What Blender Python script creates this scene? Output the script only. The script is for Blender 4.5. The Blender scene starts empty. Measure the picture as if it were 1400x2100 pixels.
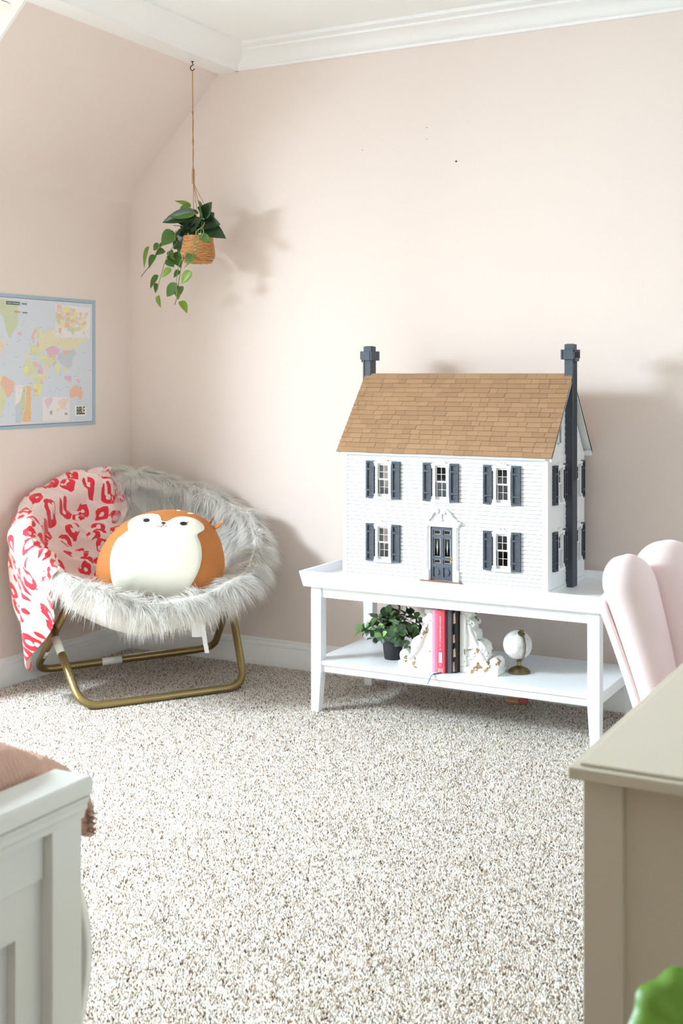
import bpy, math, random
import numpy as np
from mathutils import Vector, Matrix, Euler

# ------------------------------------------------------------------ camera, light, exposure
sc = bpy.context.scene
COL = sc.collection
PI = math.pi
R = math.radians
random.seed(7)
rng = np.random.default_rng(7)

cam_d = bpy.data.cameras.new('camera')
cam_d.sensor_fit = 'HORIZONTAL'
cam_d.sensor_width = 36.0
cam_d.lens = 2525.0 / 1400.0 * 36.0
cam_d.shift_y = -285.0 / 1400.0
cam_d.clip_start = 0.05
cam_d.dof.use_dof = True
cam_d.dof.focus_distance = 4.3
cam_d.dof.aperture_fstop = 13.0
cam = bpy.data.objects.new('camera', cam_d)
cam.location = (0, 0, 1.2)
cam.rotation_euler = (R(90), 0, R(28.2))
COL.objects.link(cam)
sc.camera = cam

sc.view_settings.view_transform = 'Standard'
sc.view_settings.look = 'None'
sc.view_settings.gamma = 1.0
sc.view_settings.use_curve_mapping = False
sc.view_settings.exposure = -0.66
sc.cycles.use_denoising = True
sc.cycles.max_bounces = 8
sc.cycles.diffuse_bounces = 6
sc.cycles.adaptive_threshold = 0.04
sc.cycles.glossy_bounces = 2
sc.cycles.transmission_bounces = 2
sc.cycles.transparent_max_bounces = 8
sc.cycles.caustics_reflective = False
sc.cycles.caustics_refractive = False

world = bpy.data.worlds.new('world')
sc.world = world
world.use_nodes = True
wn = world.node_tree.nodes
sky = wn.new('ShaderNodeTexSky')
sky.sky_type = 'NISHITA'
sky.sun_disc = False
sky.sun_elevation = R(40)
sky.sun_rotation = R(120)
world.node_tree.links.new(sky.outputs[0], wn['Background'].inputs[0])
wn['Background'].inputs[1].default_value = 0.25

def area(name, loc, rot, sx, sy, watts, col=(1, 1, 1)):
    d = bpy.data.lights.new(name, 'AREA')
    d.shape = 'RECTANGLE'; d.size = sx; d.size_y = sy
    d.energy = watts; d.color = col
    o = bpy.data.objects.new(name, d)
    o.location = loc; o.rotation_euler = rot
    COL.objects.link(o)
    return o
# daylight through the dormer window; fill through an added, unseen right-hand window
area('dormer_daylight', (-4.60, 1.60, 1.60), (0, R(-28), 0), 1.5, 1.15, 1200, (0.74, 0.885, 1.0))
area('right_fill', (2.64, 2.25, 1.45), (0, R(90), 0), 1.3, 3.0, 100, (0.78, 0.90, 1.0))

# ------------------------------------------------------------------ materials
def lin(c):
    out = []
    for v in c[:3]:
        v = v / 255.0
        out.append(v / 12.92 if v <= 0.04045 else ((v + 0.055) / 1.055) ** 2.4)
    return tuple(out)

MATS = {}
def M(name, rgb, rough=0.5, metal=0.0, var=0.04, vscale=9.0, bump=0.0, bscale=120.0, sheen=0.0, spec=0.5, trans=0.0, rnd=0.0, coat=0.0, detail=3.0, stretch=None):
    if name in MATS: return MATS[name]
    m = bpy.data.materials.new(name); m.use_nodes = True
    nt = m.node_tree; N = nt.nodes; K = nt.links
    b = N['Principled BSDF']
    c = lin(rgb)
    tc = N.new('ShaderNodeTexCoord')
    src = tc.outputs['Object']
    if stretch:
        mp = N.new('ShaderNodeMapping'); mp.inputs['Scale'].default_value = stretch
        K.new(src, mp.inputs[0]); src = mp.outputs[0]
    nz = N.new('ShaderNodeTexNoise'); nz.inputs['Scale'].default_value = vscale; nz.inputs['Detail'].default_value = detail
    K.new(src, nz.inputs['Vector'])
    mx = N.new('ShaderNodeMix'); mx.data_type = 'RGBA'
    mx.inputs[6].default_value = tuple(max(0, v * (1 - var)) for v in c) + (1,)
    mx.inputs[7].default_value = tuple(min(1, v * (1 + var)) for v in c) + (1,)
    K.new(nz.outputs['Fac'], mx.inputs[0])
    outc = mx.outputs[2]
    if rnd:
        oi = N.new('ShaderNodeObjectInfo')
        mr = N.new('ShaderNodeMapRange'); mr.inputs[3].default_value = 1 - rnd; mr.inputs[4].default_value = 1 + rnd
        K.new(oi.outputs['Random'], mr.inputs[0])
        hs = N.new('ShaderNodeHueSaturation'); K.new(mr.outputs[0], hs.inputs['Value']); K.new(outc, hs.inputs['Color'])
        outc = hs.outputs[0]
    K.new(outc, b.inputs['Base Color'])
    b.inputs['Roughness'].default_value = rough
    b.inputs['Metallic'].default_value = metal
    b.inputs['Specular IOR Level'].default_value = spec
    if sheen:
        b.inputs['Sheen Weight'].default_value = sheen; b.inputs['Sheen Roughness'].default_value = 0.4
        b.inputs['Sheen Tint'].default_value = tuple(min(1, v * 1.2) for v in c) + (1,)
    if coat: b.inputs['Coat Weight'].default_value = coat
    if bump:
        n2 = N.new('ShaderNodeTexNoise'); n2.inputs['Scale'].default_value = bscale; n2.inputs['Detail'].default_value = 2
        K.new(src, n2.inputs['Vector'])
        bp = N.new('ShaderNodeBump'); bp.inputs['Strength'].default_value = bump; bp.inputs['Distance'].default_value = 0.01
        K.new(n2.outputs['Fac'], bp.inputs['Height']); K.new(bp.outputs[0], b.inputs['Normal'])
    if trans:
        tl = N.new('ShaderNodeBsdfTranslucent'); K.new(outc, tl.inputs[0])
        ms = N.new('ShaderNodeMixShader'); ms.inputs[0].default_value = trans
        K.new(b.outputs[0], ms.inputs[1]); K.new(tl.outputs[0], ms.inputs[2])
        K.new(ms.outputs[0], N['Material Output'].inputs[0])
    MATS[name] = m
    return m

def M_glass(name, tint=(235, 240, 240), gloss=0.12):
    m = bpy.data.materials.new(name); m.use_nodes = True
    nt = m.node_tree; N = nt.nodes; K = nt.links
    N.remove(N['Principled BSDF'])
    t = N.new('ShaderNodeBsdfTransparent'); t.inputs[0].default_value = lin(tint) + (1,)
    g = N.new('ShaderNodeBsdfGlossy'); g.inputs['Roughness'].default_value = 0.03
    nz = N.new('ShaderNodeTexNoise'); nz.inputs['Scale'].default_value = 4
    bp = N.new('ShaderNodeBump'); bp.inputs['Strength'].default_value = 0.02
    K.new(nz.outputs['Fac'], bp.inputs['Height']); K.new(bp.outputs[0], g.inputs['Normal'])
    fr = N.new('ShaderNodeFresnel'); fr.inputs[0].default_value = 1.45
    ms = N.new('ShaderNodeMixShader')
    K.new(fr.outputs[0], ms.inputs[0]); K.new(t.outputs[0], ms.inputs[1]); K.new(g.outputs[0], ms.inputs[2])
    K.new(ms.outputs[0], N['Material Output'].inputs[0])
    return m

def M_attr(name, attr='tint', rough=0.9, bump=0.0, sheen=0.0, trans=0.0, spec=0.3):
    m = bpy.data.materials.new(name); m.use_nodes = True
    nt = m.node_tree; N = nt.nodes; K = nt.links
    b = N['Principled BSDF']
    a = N.new('ShaderNodeAttribute'); a.attribute_name = attr
    K.new(a.outputs['Color'], b.inputs['Base Color'])
    b.inputs['Roughness'].default_value = rough
    b.inputs['Specular IOR Level'].default_value = spec
    if sheen: b.inputs['Sheen Weight'].default_value = sheen
    if trans:
        tl = N.new('ShaderNodeBsdfTranslucent'); K.new(a.outputs['Color'], tl.inputs[0])
        ms = N.new('ShaderNodeMixShader'); ms.inputs[0].default_value = trans
        K.new(b.outputs[0], ms.inputs[1]); K.new(tl.outputs[0], ms.inputs[2])
        K.new(ms.outputs[0], N['Material Output'].inputs[0])
    return m

def wear_mat(name, rgb, chip, thr=0.64, scale=38.0, chip2=(70, 62, 56)):
    """painted wood whose paint has flaked off in patches"""
    m = bpy.data.materials.new(name); m.use_nodes = True
    nt = m.node_tree; N = nt.nodes; K = nt.links
    b = N['Principled BSDF']; b.inputs['Roughness'].default_value = 0.75
    tc = N.new('ShaderNodeTexCoord')
    nz = N.new('ShaderNodeTexNoise'); nz.inputs['Scale'].default_value = scale; nz.inputs['Detail'].default_value = 5; nz.inputs['Roughness'].default_value = 0.6
    K.new(tc.outputs['Object'], nz.inputs['Vector'])
    cr = N.new('ShaderNodeValToRGB'); e = cr.color_ramp
    e.elements[0].position = thr - 0.012; e.elements[0].color = lin(rgb) + (1,)
    e.elements[1].position = thr; e.elements[1].color = lin(chip2) + (1,)
    x = e.elements.new(thr + 0.03); x.color = lin(chip) + (1,)
    K.new(nz.outputs['Fac'], cr.inputs[0]); K.new(cr.outputs[0], b.inputs['Base Color'])
    bp = N.new('ShaderNodeBump'); bp.inputs['Strength'].default_value = 0.5; bp.inputs['Distance'].default_value = 0.004; bp.invert = True
    K.new(nz.outputs['Fac'], bp.inputs['Height']); K.new(bp.outputs[0], b.inputs['Normal'])
    return m

def leopard_mat():
    m = bpy.data.materials.new('leopard_fleece'); m.use_nodes = True
    nt = m.node_tree; N = nt.nodes; K = nt.links
    b = N['Principled BSDF']; b.inputs['Roughness'].default_value = 0.9; b.inputs['Sheen Weight'].default_value = 0.3
    uv = N.new('ShaderNodeUVMap'); uv.uv_map = 'UVMap'
    nz = N.new('ShaderNodeTexNoise'); nz.inputs['Scale'].default_value = 26; nz.inputs['Detail'].default_value = 2
    K.new(uv.outputs[0], nz.inputs['Vector'])
    sub = N.new('ShaderNodeVectorMath'); sub.operation = 'SUBTRACT'; sub.inputs[1].default_value = (.5, .5, .5)
    K.new(nz.outputs['Color'], sub.inputs[0])
    scl = N.new('ShaderNodeVectorMath'); scl.operation = 'SCALE'; scl.inputs['Scale'].default_value = 0.024
    K.new(sub.outputs[0], scl.inputs[0])
    add = N.new('ShaderNodeVectorMath'); add.operation = 'ADD'
    K.new(uv.outputs[0], add.inputs[0]); K.new(scl.outputs[0], add.inputs[1])
    vo = N.new('ShaderNodeTexVoronoi'); vo.voronoi_dimensions = '2D'; vo.inputs['Scale'].default_value = 13.5; vo.inputs['Randomness'].default_value = 0.62
    K.new(add.outputs[0], vo.inputs['Vector'])
    ring = N.new('ShaderNodeValToRGB'); e = ring.color_ramp; e.interpolation = 'CONSTANT'
    e.elements[0].position = 0.0; e.elements[0].color = (0, 0, 0, 1)
    e.elements[1].position = 0.12; e.elements[1].color = (1, 1, 1, 1)
    x = e.elements.new(0.36); x.color = (0, 0, 0, 1)
    K.new(vo.outputs['Distance'], ring.inputs[0])
    n2 = N.new('ShaderNodeTexNoise'); n2.inputs['Scale'].default_value = 27; n2.inputs['Detail'].default_value = 1
    K.new(uv.outputs[0], n2.inputs['Vector'])
    gt = N.new('ShaderNodeMath'); gt.operation = 'GREATER_THAN'; gt.inputs[1].default_value = 0.40
    K.new(n2.outputs['Fac'], gt.inputs[0])
    mul = N.new('ShaderNodeMath'); mul.operation = 'MULTIPLY'
    K.new(ring.outputs[0], mul.inputs[0]); K.new(gt.outputs[0], mul.inputs[1])
    # small solid spots between the rosettes
    sh = N.new('ShaderNodeVectorMath'); sh.operation = 'ADD'; sh.inputs[1].default_value = (.037, .041, 3.3)
    K.new(add.outputs[0], sh.inputs[0])
    v2 = N.new('ShaderNodeTexVoronoi'); v2.voronoi_dimensions = '2D'; v2.inputs['Scale'].default_value = 12.0; v2.inputs['Randomness'].default_value = 0.8
    K.new(sh.outputs[0], v2.inputs['Vector'])
    lt = N.new('ShaderNodeMath'); lt.operation = 'LESS_THAN'; lt.inputs[1].default_value = 0.11; K.new(v2.outputs['Distance'], lt.inputs[0])
    mxm = N.new('ShaderNodeMath'); mxm.operation = 'MAXIMUM'; K.new(mul.outputs[0], mxm.inputs[0]); K.new(lt.outputs[0], mxm.inputs[1]); mul = mxm
    mx = N.new('ShaderNodeMix'); mx.data_type = 'RGBA'
    mx.inputs[6].default_value = lin((240, 212, 204)) + (1,); mx.inputs[7].default_value = lin((222, 44, 62)) + (1,)
    K.new(mul.outputs[0], mx.inputs[0]); K.new(mx.outputs[2], b.inputs['Base Color'])
    n3 = N.new('ShaderNodeTexNoise'); n3.inputs['Scale'].default_value = 260
    K.new(uv.outputs[0], n3.inputs['Vector'])
    bp = N.new('ShaderNodeBump'); bp.inputs['Strength'].default_value = 0.25; bp.inputs['Distance'].default_value = 0.004
    K.new(n3.outputs['Fac'], bp.inputs['Height']); K.new(bp.outputs[0], b.inputs['Normal'])
    return m

WALL = M('blush_wall_paint', (231, 216, 207), 0.85, var=0.012, vscale=1.5, bump=0.04, bscale=220, spec=0.2)
TRIM = M('white_trim_paint', (244, 243, 241), 0.4, var=0.015, vscale=4, spec=0.4)
CEIL = M('white_ceiling_paint', (246, 246, 244), 0.9, var=0.01, vscale=2, spec=0.1)
DORM = M('white_dormer_paint', (245, 240, 234), 0.9, var=0.01, vscale=2, spec=0.1)
FURN = M('white_lacquer', (244, 245, 247), 0.35, var=0.012, vscale=5, spec=0.45)
HOUSEW = M('white_house_paint', (233, 233, 233), 0.6, var=0.02, vscale=30, bump=0.05, bscale=300, spec=0.3)
SLATE = M('slate_grey_paint', (72, 77, 85), 0.55, var=0.10, vscale=60, bump=0.1, bscale=250, spec=0.35)
GLASS = M_glass('clear_pane')
DGLASS = M_glass('doll_pane', (196, 190, 182))  # darker tint stands in for the shade of the rooms behind

# ------------------------------------------------------------------ mesh helpers
class G:
    def __init__(s): s.v = []; s.f = []
    def add(s, V, F):
        o = len(s.v); s.v += [tuple(p) for p in V]; s.f += [tuple(o + i for i in f) for f in F]; return s
    def bx(s, x0, x1, y0, y1, z0, z1):
        return s.add([(x0,y0,z0),(x1,y0,z0),(x1,y1,z0),(x0,y1,z0),(x0,y0,z1),(x1,y0,z1),(x1,y1,z1),(x0,y1,z1)],
                     [(0,3,2,1),(4,5,6,7),(0,1,5,4),(1,2,6,5),(2,3,7,6),(3,0,4,7)])
    def hexa(s, P):   # 8 points: bottom loop then top loop
        return s.add(P, [(0,3,2,1),(4,5,6,7),(0,1,5,4),(1,2,6,5),(2,3,7,6),(3,0,4,7)])
    def prism(s, poly, a, b, ax='y'):
        n = len(poly)
        def pt(p, t):
            return {'y': (p[0], t, p[1]), 'x': (t, p[0], p[1]), 'z': (p[0], p[1], t)}[ax]
        V = [pt(p, a) for p in poly] + [pt(p, b) for p in poly]
        F = [tuple(range(n)), tuple(reversed(range(n, 2*n)))] + [(i, i+n, (i+1) % n + n, (i+1) % n) for i in range(n)]
        return s.add(V, F)
    def tube(s, path, r, n=8, closed=False, caps=True, sq=(1, 1)):
        path = [Vector(p) for p in path]; m = len(path)
        rs = r if isinstance(r, (list, tuple)) else [r] * m
        T = []
        for i in range(m):
            a = path[(i-1) % m] if (closed or i) else path[0]
            b = path[(i+1) % m] if (closed or i < m-1) else path[-1]
            t = (b - a); T.append(t.normalized() if t.length else Vector((0, 0, 1)))
        u = T[0].orthogonal().normalized(); V = []
        for i in range(m):
            u = (u - T[i] * u.dot(T[i]))
            u = u.normalized() if u.length > 1e-6 else T[i].orthogonal().normalized()
            w = T[i].cross(u)
            for k in range(n):
                a = 2*PI*k/n
                V.append(path[i] + (u*math.cos(a)*sq[0] + w*math.sin(a)*sq[1]) * rs[i])
        F = []
        for i in range(m if closed else m-1):
            j = (i+1) % m
            for k in range(n):
                F.append((i*n+k, i*n+(k+1) % n, j*n+(k+1) % n, j*n+k))
        if caps and not closed:
            F.append(tuple(reversed(range(n)))); F.append(tuple(range((m-1)*n, m*n)))
        return s.add(V, F)
    def lathe(s, prof, n=24, c=(0, 0, 0)):
        V = []
        for r_, z in prof:
            for k in range(n):
                a = 2*PI*k/n; V.append((c[0]+r_*math.cos(a), c[1]+r_*math.sin(a), c[2]+z))
        F = []; m = len(prof)
        for i in range(m-1):
            for k in range(n): F.append((i*n+k, i*n+(k+1) % n, (i+1)*n+(k+1) % n, (i+1)*n+k))
        F.append(tuple(reversed(range(n)))); F.append(tuple(range((m-1)*n, m*n)))
        return s.add(V, F)
    def grid(s, fn, nu, nv, cu=False, cv=False):
        V = [fn(i/(nu if cu else nu-1), j/(nv if cv else nv-1)) for i in range(nu) for j in range(nv)]
        F = []
        for i in range(nu if cu else nu-1):
            for j in range(nv if cv else nv-1):
                a, b = (i+1) % nu, (j+1) % nv
                F.append((i*nv+j, a*nv+j, a*nv+b, i*nv+b))
        return s.add(V, F)
    def mesh(s, name, smooth=False):
        me = bpy.data.meshes.new(name); me.from_pydata(s.v, [], s.f); me.update()
        if smooth: me.polygons.foreach_set('use_smooth', [True] * len(me.polygons))
        return me
    def obj(s, name, mat, parent=None, smooth=False, bevel=0.0, seg=2, loc=None, rot=None, autosm=False):
        return link(name, s.mesh(name, smooth), mat, parent, bevel, seg, loc, rot, autosm)

def link(name, me, mat=None, parent=None, bevel=0.0, seg=2, loc=None, rot=None, autosm=False):
    o = bpy.data.objects.new(name, me)
    if mat is not None and not me.materials: me.materials.append(mat)
    COL.objects.link(o)
    if parent is not None: o.parent = parent
    if loc is not None: o.location = loc
    if rot is not None: o.rotation_euler = rot
    if bevel:
        b = o.modifiers.new('bevel', 'BEVEL'); b.width = bevel; b.segments = seg; b.limit_method = 'ANGLE'; b.angle_limit = R(40)
        b.harden_normals = False
    if autosm:
        me.polygons.foreach_set('use_smooth', [True] * len(me.polygons))
        try: me.set_sharp_from_angle(angle=R(40))
        except Exception: pass
    return o

def tag(o, label, cat, group=None):
    o['label'] = label; o['category'] = cat
    if group: o['group'] = group
    return o
def thing(name, label, cat, loc=(0, 0, 0), rot=(0, 0, 0), group=None):
    o = bpy.data.objects.new(name, None); o.empty_display_size = 0.05
    COL.objects.link(o); o.location = loc; o.rotation_euler = rot
    return tag(o, label, cat, group)
def struct(name, g, mat, parent=None, **k):
    o = g.obj(name, mat, parent, **k); o['kind'] = 'structure'; return o
def dup(o, parent=None, loc=None, rot=None):
    c = o.copy(); COL.objects.link(c)
    if parent is not None: c.parent = parent
    if loc is not None: c.location = loc
    if rot is not None: c.rotation_euler = rot
    for ch in list(o.children): dup(ch, c)
    return c
def holed(g, a0, a1, b0, b1, holes, t0, t1, ax):
    """slab in the (a, b=z) plane with rectangular holes; ax = thickness axis"""
    A = sorted({a0, a1} | {h[0] for h in holes} | {h[1] for h in holes}); A = [a for a in A if a0 <= a <= a1]
    B = sorted({b0, b1} | {h[2] for h in holes} | {h[3] for h in holes}); B = [b for b in B if b0 <= b <= b1]
    for i in range(len(A)-1):
        for j in range(len(B)-1):
            ca, cb = (A[i]+A[i+1])/2, (B[j]+B[j+1])/2
            if any(h[0] < ca < h[1] and h[2] < cb < h[3] for h in holes): continue
            if ax == 'y': g.bx(A[i], A[i+1], t0, t1, B[j], B[j+1])
            else: g.bx(t0, t1, A[i], A[i+1], B[j], B[j+1])
    return g
def rounded(pts, r, n=6):
    """polyline with rounded inner corners"""
    P = [Vector(p) for p in pts]; out = [P[0]]
    for i in range(1, len(P)-1):
        a = (P[i-1]-P[i]); b = (P[i+1]-P[i])
        q = min(r, a.length*0.45, b.length*0.45)
        s0 = P[i] + a.normalized()*q; s1 = P[i] + b.normalized()*q
        for k in range(n+1):
            t = k/n; out.append((1-t)**2*s0 + 2*t*(1-t)*P[i] + t*t*s1)
    out.append(P[-1]); return out
def text_mesh(name, body, size, mat, parent, loc, rot, extrude=0.0003, sx=1.0, bold=0.0, align='CENTER'):
    cu = bpy.data.curves.new(name, 'FONT'); cu.body = body; cu.size = size; cu.extrude = extrude
    cu.align_x = align; cu.align_y = 'CENTER'; cu.offset = bold; cu.resolution_u = 2
    t = bpy.data.objects.new(name + '_tmp', cu); COL.objects.link(t)
    dg = bpy.context.evaluated_depsgraph_get()
    me = bpy.data.meshes.new_from_object(t.evaluated_get(dg))
    bpy.data.objects.remove(t); bpy.data.curves.remove(cu)
    me.materials.clear()
    o = link(name, me, mat, parent, loc=loc, rot=rot); o.scale = (sx, 1, 1)
    return o
def fast_mesh(name, V, F3, tint=None, smooth=False):
    """big triangle mesh straight from numpy arrays; tint = one colour per vertex"""
    me = bpy.data.meshes.new(name)
    V = np.asarray(V, dtype=np.float32); F3 = np.asarray(F3, dtype=np.int32)
    me.vertices.add(len(V)); me.vertices.foreach_set('co', V.ravel())
    me.loops.add(len(F3)*3); me.loops.foreach_set('vertex_index', F3.ravel())
    me.polygons.add(len(F3)); me.polygons.foreach_set('loop_start', np.arange(0, len(F3)*3, 3, dtype=np.int32))
    try: me.polygons.foreach_set('loop_total', np.full(len(F3), 3, dtype=np.int32))
    except Exception: pass
    if smooth: me.polygons.foreach_set('use_smooth', np.ones(len(F3), dtype=bool))
    me.update(calc_edges=True)
    if tint is not None:
        a = me.color_attributes.new('tint', 'FLOAT_COLOR', 'POINT')
        a.data.foreach_set('color', np.hstack([tint, np.ones((len(V), 1))]).astype(np.float32).ravel())
    return me

# ------------------------------------------------------------------ the room
XL, YB, ZC = -3.357, 4.305, 2.54        # left wall, back wall, ceiling
XR, YF = 2.5, -1.7
SOF = 2.452                              # underside of the boxed trim
DY0, DY1, DX = 0.60, 3.155, -4.25        # dormer alcove

floor = struct('floor', G().bx(DX-.1, XR+.1, YF-.1, YB+.1, -0.1, 0.0), M('carpet_backing', (190, 172, 154), 0.95, var=0.3, vscale=150))
struct('wall_back', G().bx(XL-.12, XR+.1, YB, YB+.12, 0, 2.7), WALL)
w = G()
prof = [(XL, 0), (XL, 1.93)]
for k in range(9):
    t = k/8; prof.append((XL + (1-t)*t*0 + t*t*0.05, 1.93 + 2*t*(1-t)*0.05 + t*t*0.0985))
prof += [(-2.893, SOF), (-2.80, 2.62), (-2.95, 2.62), (XL-.12, 2.10), (XL-.12, 0)]
struct('wall_left', G().prism(prof, DY1, YB, 'y'), WALL)
struct('wall_sloped', G().prism(prof, YF, DY0, 'y'), WALL)
ch = [(DX, 0), (XL, 0), (XL, 1.93), (XL+.05, 2.03), (-2.893, SOF), (-2.87, SOF+.05), (DX, SOF+.05)]
struct('wall_dormer_far', G().prism(ch, DY1-.014, DY1-.0005, 'y'), DORM)
struct('wall_dormer_near', G().prism(ch, DY0+.0005, DY0+.014, 'y'), DORM)
struct('wall_dormer_end', holed(G(), DY0-.1, DY1+.1, 0, SOF+.1, [(1.00, 2.20, .70, 2.12)], DX-.1, DX, 'x'), DORM)
struct('ceiling_dormer', G().bx(DX-.1, -2.955, DY0-.1, DY1+.06, SOF, SOF+.1), DORM)
struct('ceiling', G().bx(-2.9, XR+.1, YF-.1, YB+.1, ZC, ZC+.1), CEIL)
struct('wall_right', holed(G(), YF-.1, YB, 0, 2.6, [(.75, 3.75, .80, 2.1)], XR, XR+.1, 'x'), WALL)  # opening made for the added fill window
struct('wall_front', G().bx(DX, XR+.1, YF-.1, YF, 0, 2.7), WALL)

def crown(sign_pts):
    return sign_pts
cove = [(0, 2.452), (.011, 2.452), (.013, 2.462), (.022, 2.465), (.030, 2.478), (.042, 2.494), (.060, 2.507), (.082, 2.513), (.084, 2.522), (.118, 2.527), (.120, 2.541), (0, 2.541)]
struct('trim_1', G().prism([(YB - p, z) for p, z in cove], -2.80, XR, 'x'), TRIM, autosm=True)
box_prof = [(-2.96, SOF), (-2.792, SOF), (-2.788, 2.462), (-2.778, 2.470), (-2.762, 2.484), (-2.735, 2.505), (-2.712, 2.522), (-2.702, 2.530), (-2.700, 2.541), (-2.96, 2.541)]
struct('trim_2', G().prism(box_prof, YF, YB, 'y'), TRIM, autosm=True)
bbp = [(0, 0), (.015, 0), (.015, .078), (.012, .082), (.0125, .086), (.010, .098), (.007, .101), (.0075, .106), (.004, .113), (0, .113)]
struct('baseboard_back', G().prism([(YB - p, z) for p, z in bbp], XL, XR, 'x'), TRIM, autosm=True)
struct('baseboard_left', G().prism([(XL + p, z) for p, z in bbp], DY1, YB, 'y'), TRIM, autosm=True)
struct('baseboard_right', G().prism([(XR - p, z) for p, z in bbp], YF, YB, 'y'), TRIM, autosm=True)

def room_window(name, x, y0, y1, z0, z1, inward):
    g = G(); t = .06; s = inward
    xa, xb = sorted((x, x - s*.10)); cx0, cx1 = sorted((x, x + s*.018))
    g.bx(cx0, cx1, y0-.07, y0, z0-.07, z1+.07); g.bx(cx0, cx1, y1, y1+.07, z0-.07, z1+.07)
    g.bx(cx0, cx1, y0, y1, z1, z1+.07)
    o = struct(name, g, TRIM, bevel=.003)
    sl = G(); a, b = sorted((x - s*.1, x + s*.05)); sl.bx(a, b, y0-.09, y1+.09, z0-.03, z0)
    sl.obj('window_sill', TRIM, o, bevel=.004)
    mid = (z0+z1)/2
    for k, (za, zb, dx) in enumerate(((mid-.02, z1, .03), (z0, mid+.02, .06))):
        f = G(); a, b = sorted((x - s*dx, x - s*(dx+.028)))
        f.bx(a, b, y0, y0+.045, za, zb); f.bx(a, b, y1-.045, y1, za, zb); f.bx(a, b, y0+.045, y1-.045, za, za+.045); f.bx(a, b, y0+.045, y1-.045, zb-.045, zb)
        for q in (1, 2):
            yy = y0 + (y1-y0)*q/3; f.bx(a+.004, b-.004, yy-.01, yy+.01, za+.045, zb-.045)
        f.obj('sash', TRIM, o)
        G().bx((a+b)/2-.002, (a+b)/2+.002, y0+.045, y1-.045, za+.045, zb-.045).obj('pane', GLASS, o)
    return o
room_window('window_1', DX, 1.00, 2.20, .70, 2.12, 1)
room_window('fill_window', XR, .75, 3.75, .80, 2.1, -1)  # out of view, added so the fill lamp has an opening

# small nail holes left in the back wall
wb = bpy.data.objects['wall_back']
NAIL = M('nail_hole_dark', (70, 60, 56), 0.8)
for x, z, r_ in ((-1.817, 2.00, .0042), (-1.938, 2.139, .002), (-2.215, 2.076, .0018), (-1.938, 2.095, .0014)):
    g = G(); g.lathe([(r_*.3, .0), (r_, .0), (r_*.8, .0012), (r_*.3, .0014)], 10)
    g.obj('nail_hole', NAIL, wb, loc=(x, YB, z), rot=(R(90), 0, 0))

# carpet pile: short twisted tufts over the part of the floor one can see
def carpet_pile():
    c, sn = math.cos(R(28.2)), math.sin(R(28.2))
    def spots(s, near):
        xs = np.arange(DX+.02, 1.2, s); ys = np.arange(.9, YB-.018, s)
        X, Y = np.meshgrid(xs, ys); X = X.ravel(); Y = Y.ravel()
        d = -sn*X + c*Y; u = (c*X + sn*Y)/np.maximum(d, .1)
        inside = (u > -.31) & (u < .31) & (d > 1.95) & (X > XL+.02)
        room = (X > XL+.02) | ((Y > DY0+.03) & (Y < DY1-.03))
        under = ((X > -.40) & (X < .74) & (Y > 1.40) & (Y < 1.9)) | ((X < -1.1) & (Y < 1.2))
        keep = room & ~under & (inside if near else (~inside & (d > .9) & (u > -1.1) & (u < .75)))
        X = X[keep]; Y = Y[keep]; n = len(X)
        return X + rng.uniform(-.55, .55, n)*s, Y + rng.uniform(-.55, .55, n)*s, np.full(n, s)
    A = spots(.0038, True); B_ = spots(.0080, False)      # the pile is coarser where nobody looks closely
    X, Y, S_ = (np.concatenate(q) for q in zip(A, B_)); n = len(X)
    big = S_/.0038
    print('tufts', n)
    hgt = rng.uniform(.0045, .0075, n)*np.sqrt(big); a0 = rng.uniform(0, 2*PI, n); rad = rng.uniform(.0018, .0029, n)*big
    lean = rng.normal(0, .0023, (n, 2))*big[:, None]
    V = np.zeros((n, 4, 3))
    for k in range(3):
        a = a0 + 2*PI*k/3
        V[:, k, 0] = X + rad*np.cos(a); V[:, k, 1] = Y + rad*np.sin(a); V[:, k, 2] = .0005
    V[:, 3, 0] = X + lean[:, 0]; V[:, 3, 1] = Y + lean[:, 1]; V[:, 3, 2] = hgt
    base = np.arange(n)[:, None, None]*4
    F = base + np.array([[0, 1, 3], [1, 2, 3], [2, 0, 3]])[None]
    pal = np.array([lin((104, 82, 67)), lin((216, 196, 176)), lin((241, 228, 214)), lin((254, 248, 240)), lin((160, 134, 112))])
    pick = rng.choice(5, n, p=[.09, .17, .27, .38, .09])
    col = pal[pick] * rng.uniform(.85, 1.12, (n, 1))
    tint = np.repeat(col[:, None, :], 4, 1)
    me = fast_mesh('carpet_pile', V.reshape(-1, 3), F.reshape(-1, 3), np.clip(tint.reshape(-1, 3), 0, 1))
    o = link('carpet_pile', me, M_attr('carpet_yarn', rough=1.0, spec=0.05), floor)
    o['kind'] = 'stuff'
carpet_pile()

# ------------------------------------------------------------------ white table
TX0, TX1, TY0, TY1 = -2.155, -1.113, 3.79, 4.235
tcx, tcy = (TX0+TX1)/2, (TY0+TY1)/2
table = thing('tray_table', 'white wooden table with a tray top and a lower shelf carrying the doll house', 'table', (tcx, tcy, 0))
hx, hy = (TX1-TX0)/2, (TY1-TY0)/2
LW = .040
for sx in (-1, 1):
    for sy in (-1, 1):
        g = G()
        ox, oy = sx*hx, sy*hy
        def ring(z, w_): 
            x0, x1 = sorted((ox, ox - sx*w_)); y0, y1 = sorted((oy, oy - sy*w_))
            return [(x0, y0, z), (x1, y0, z), (x1, y1, z), (x0, y1, z)]
        g.hexa(ring(0, .030) + ring(.145, LW)); g.hexa(ring(.145, LW) + ring(.447, LW))
        g.obj('leg', FURN, table, bevel=.0015)
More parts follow.
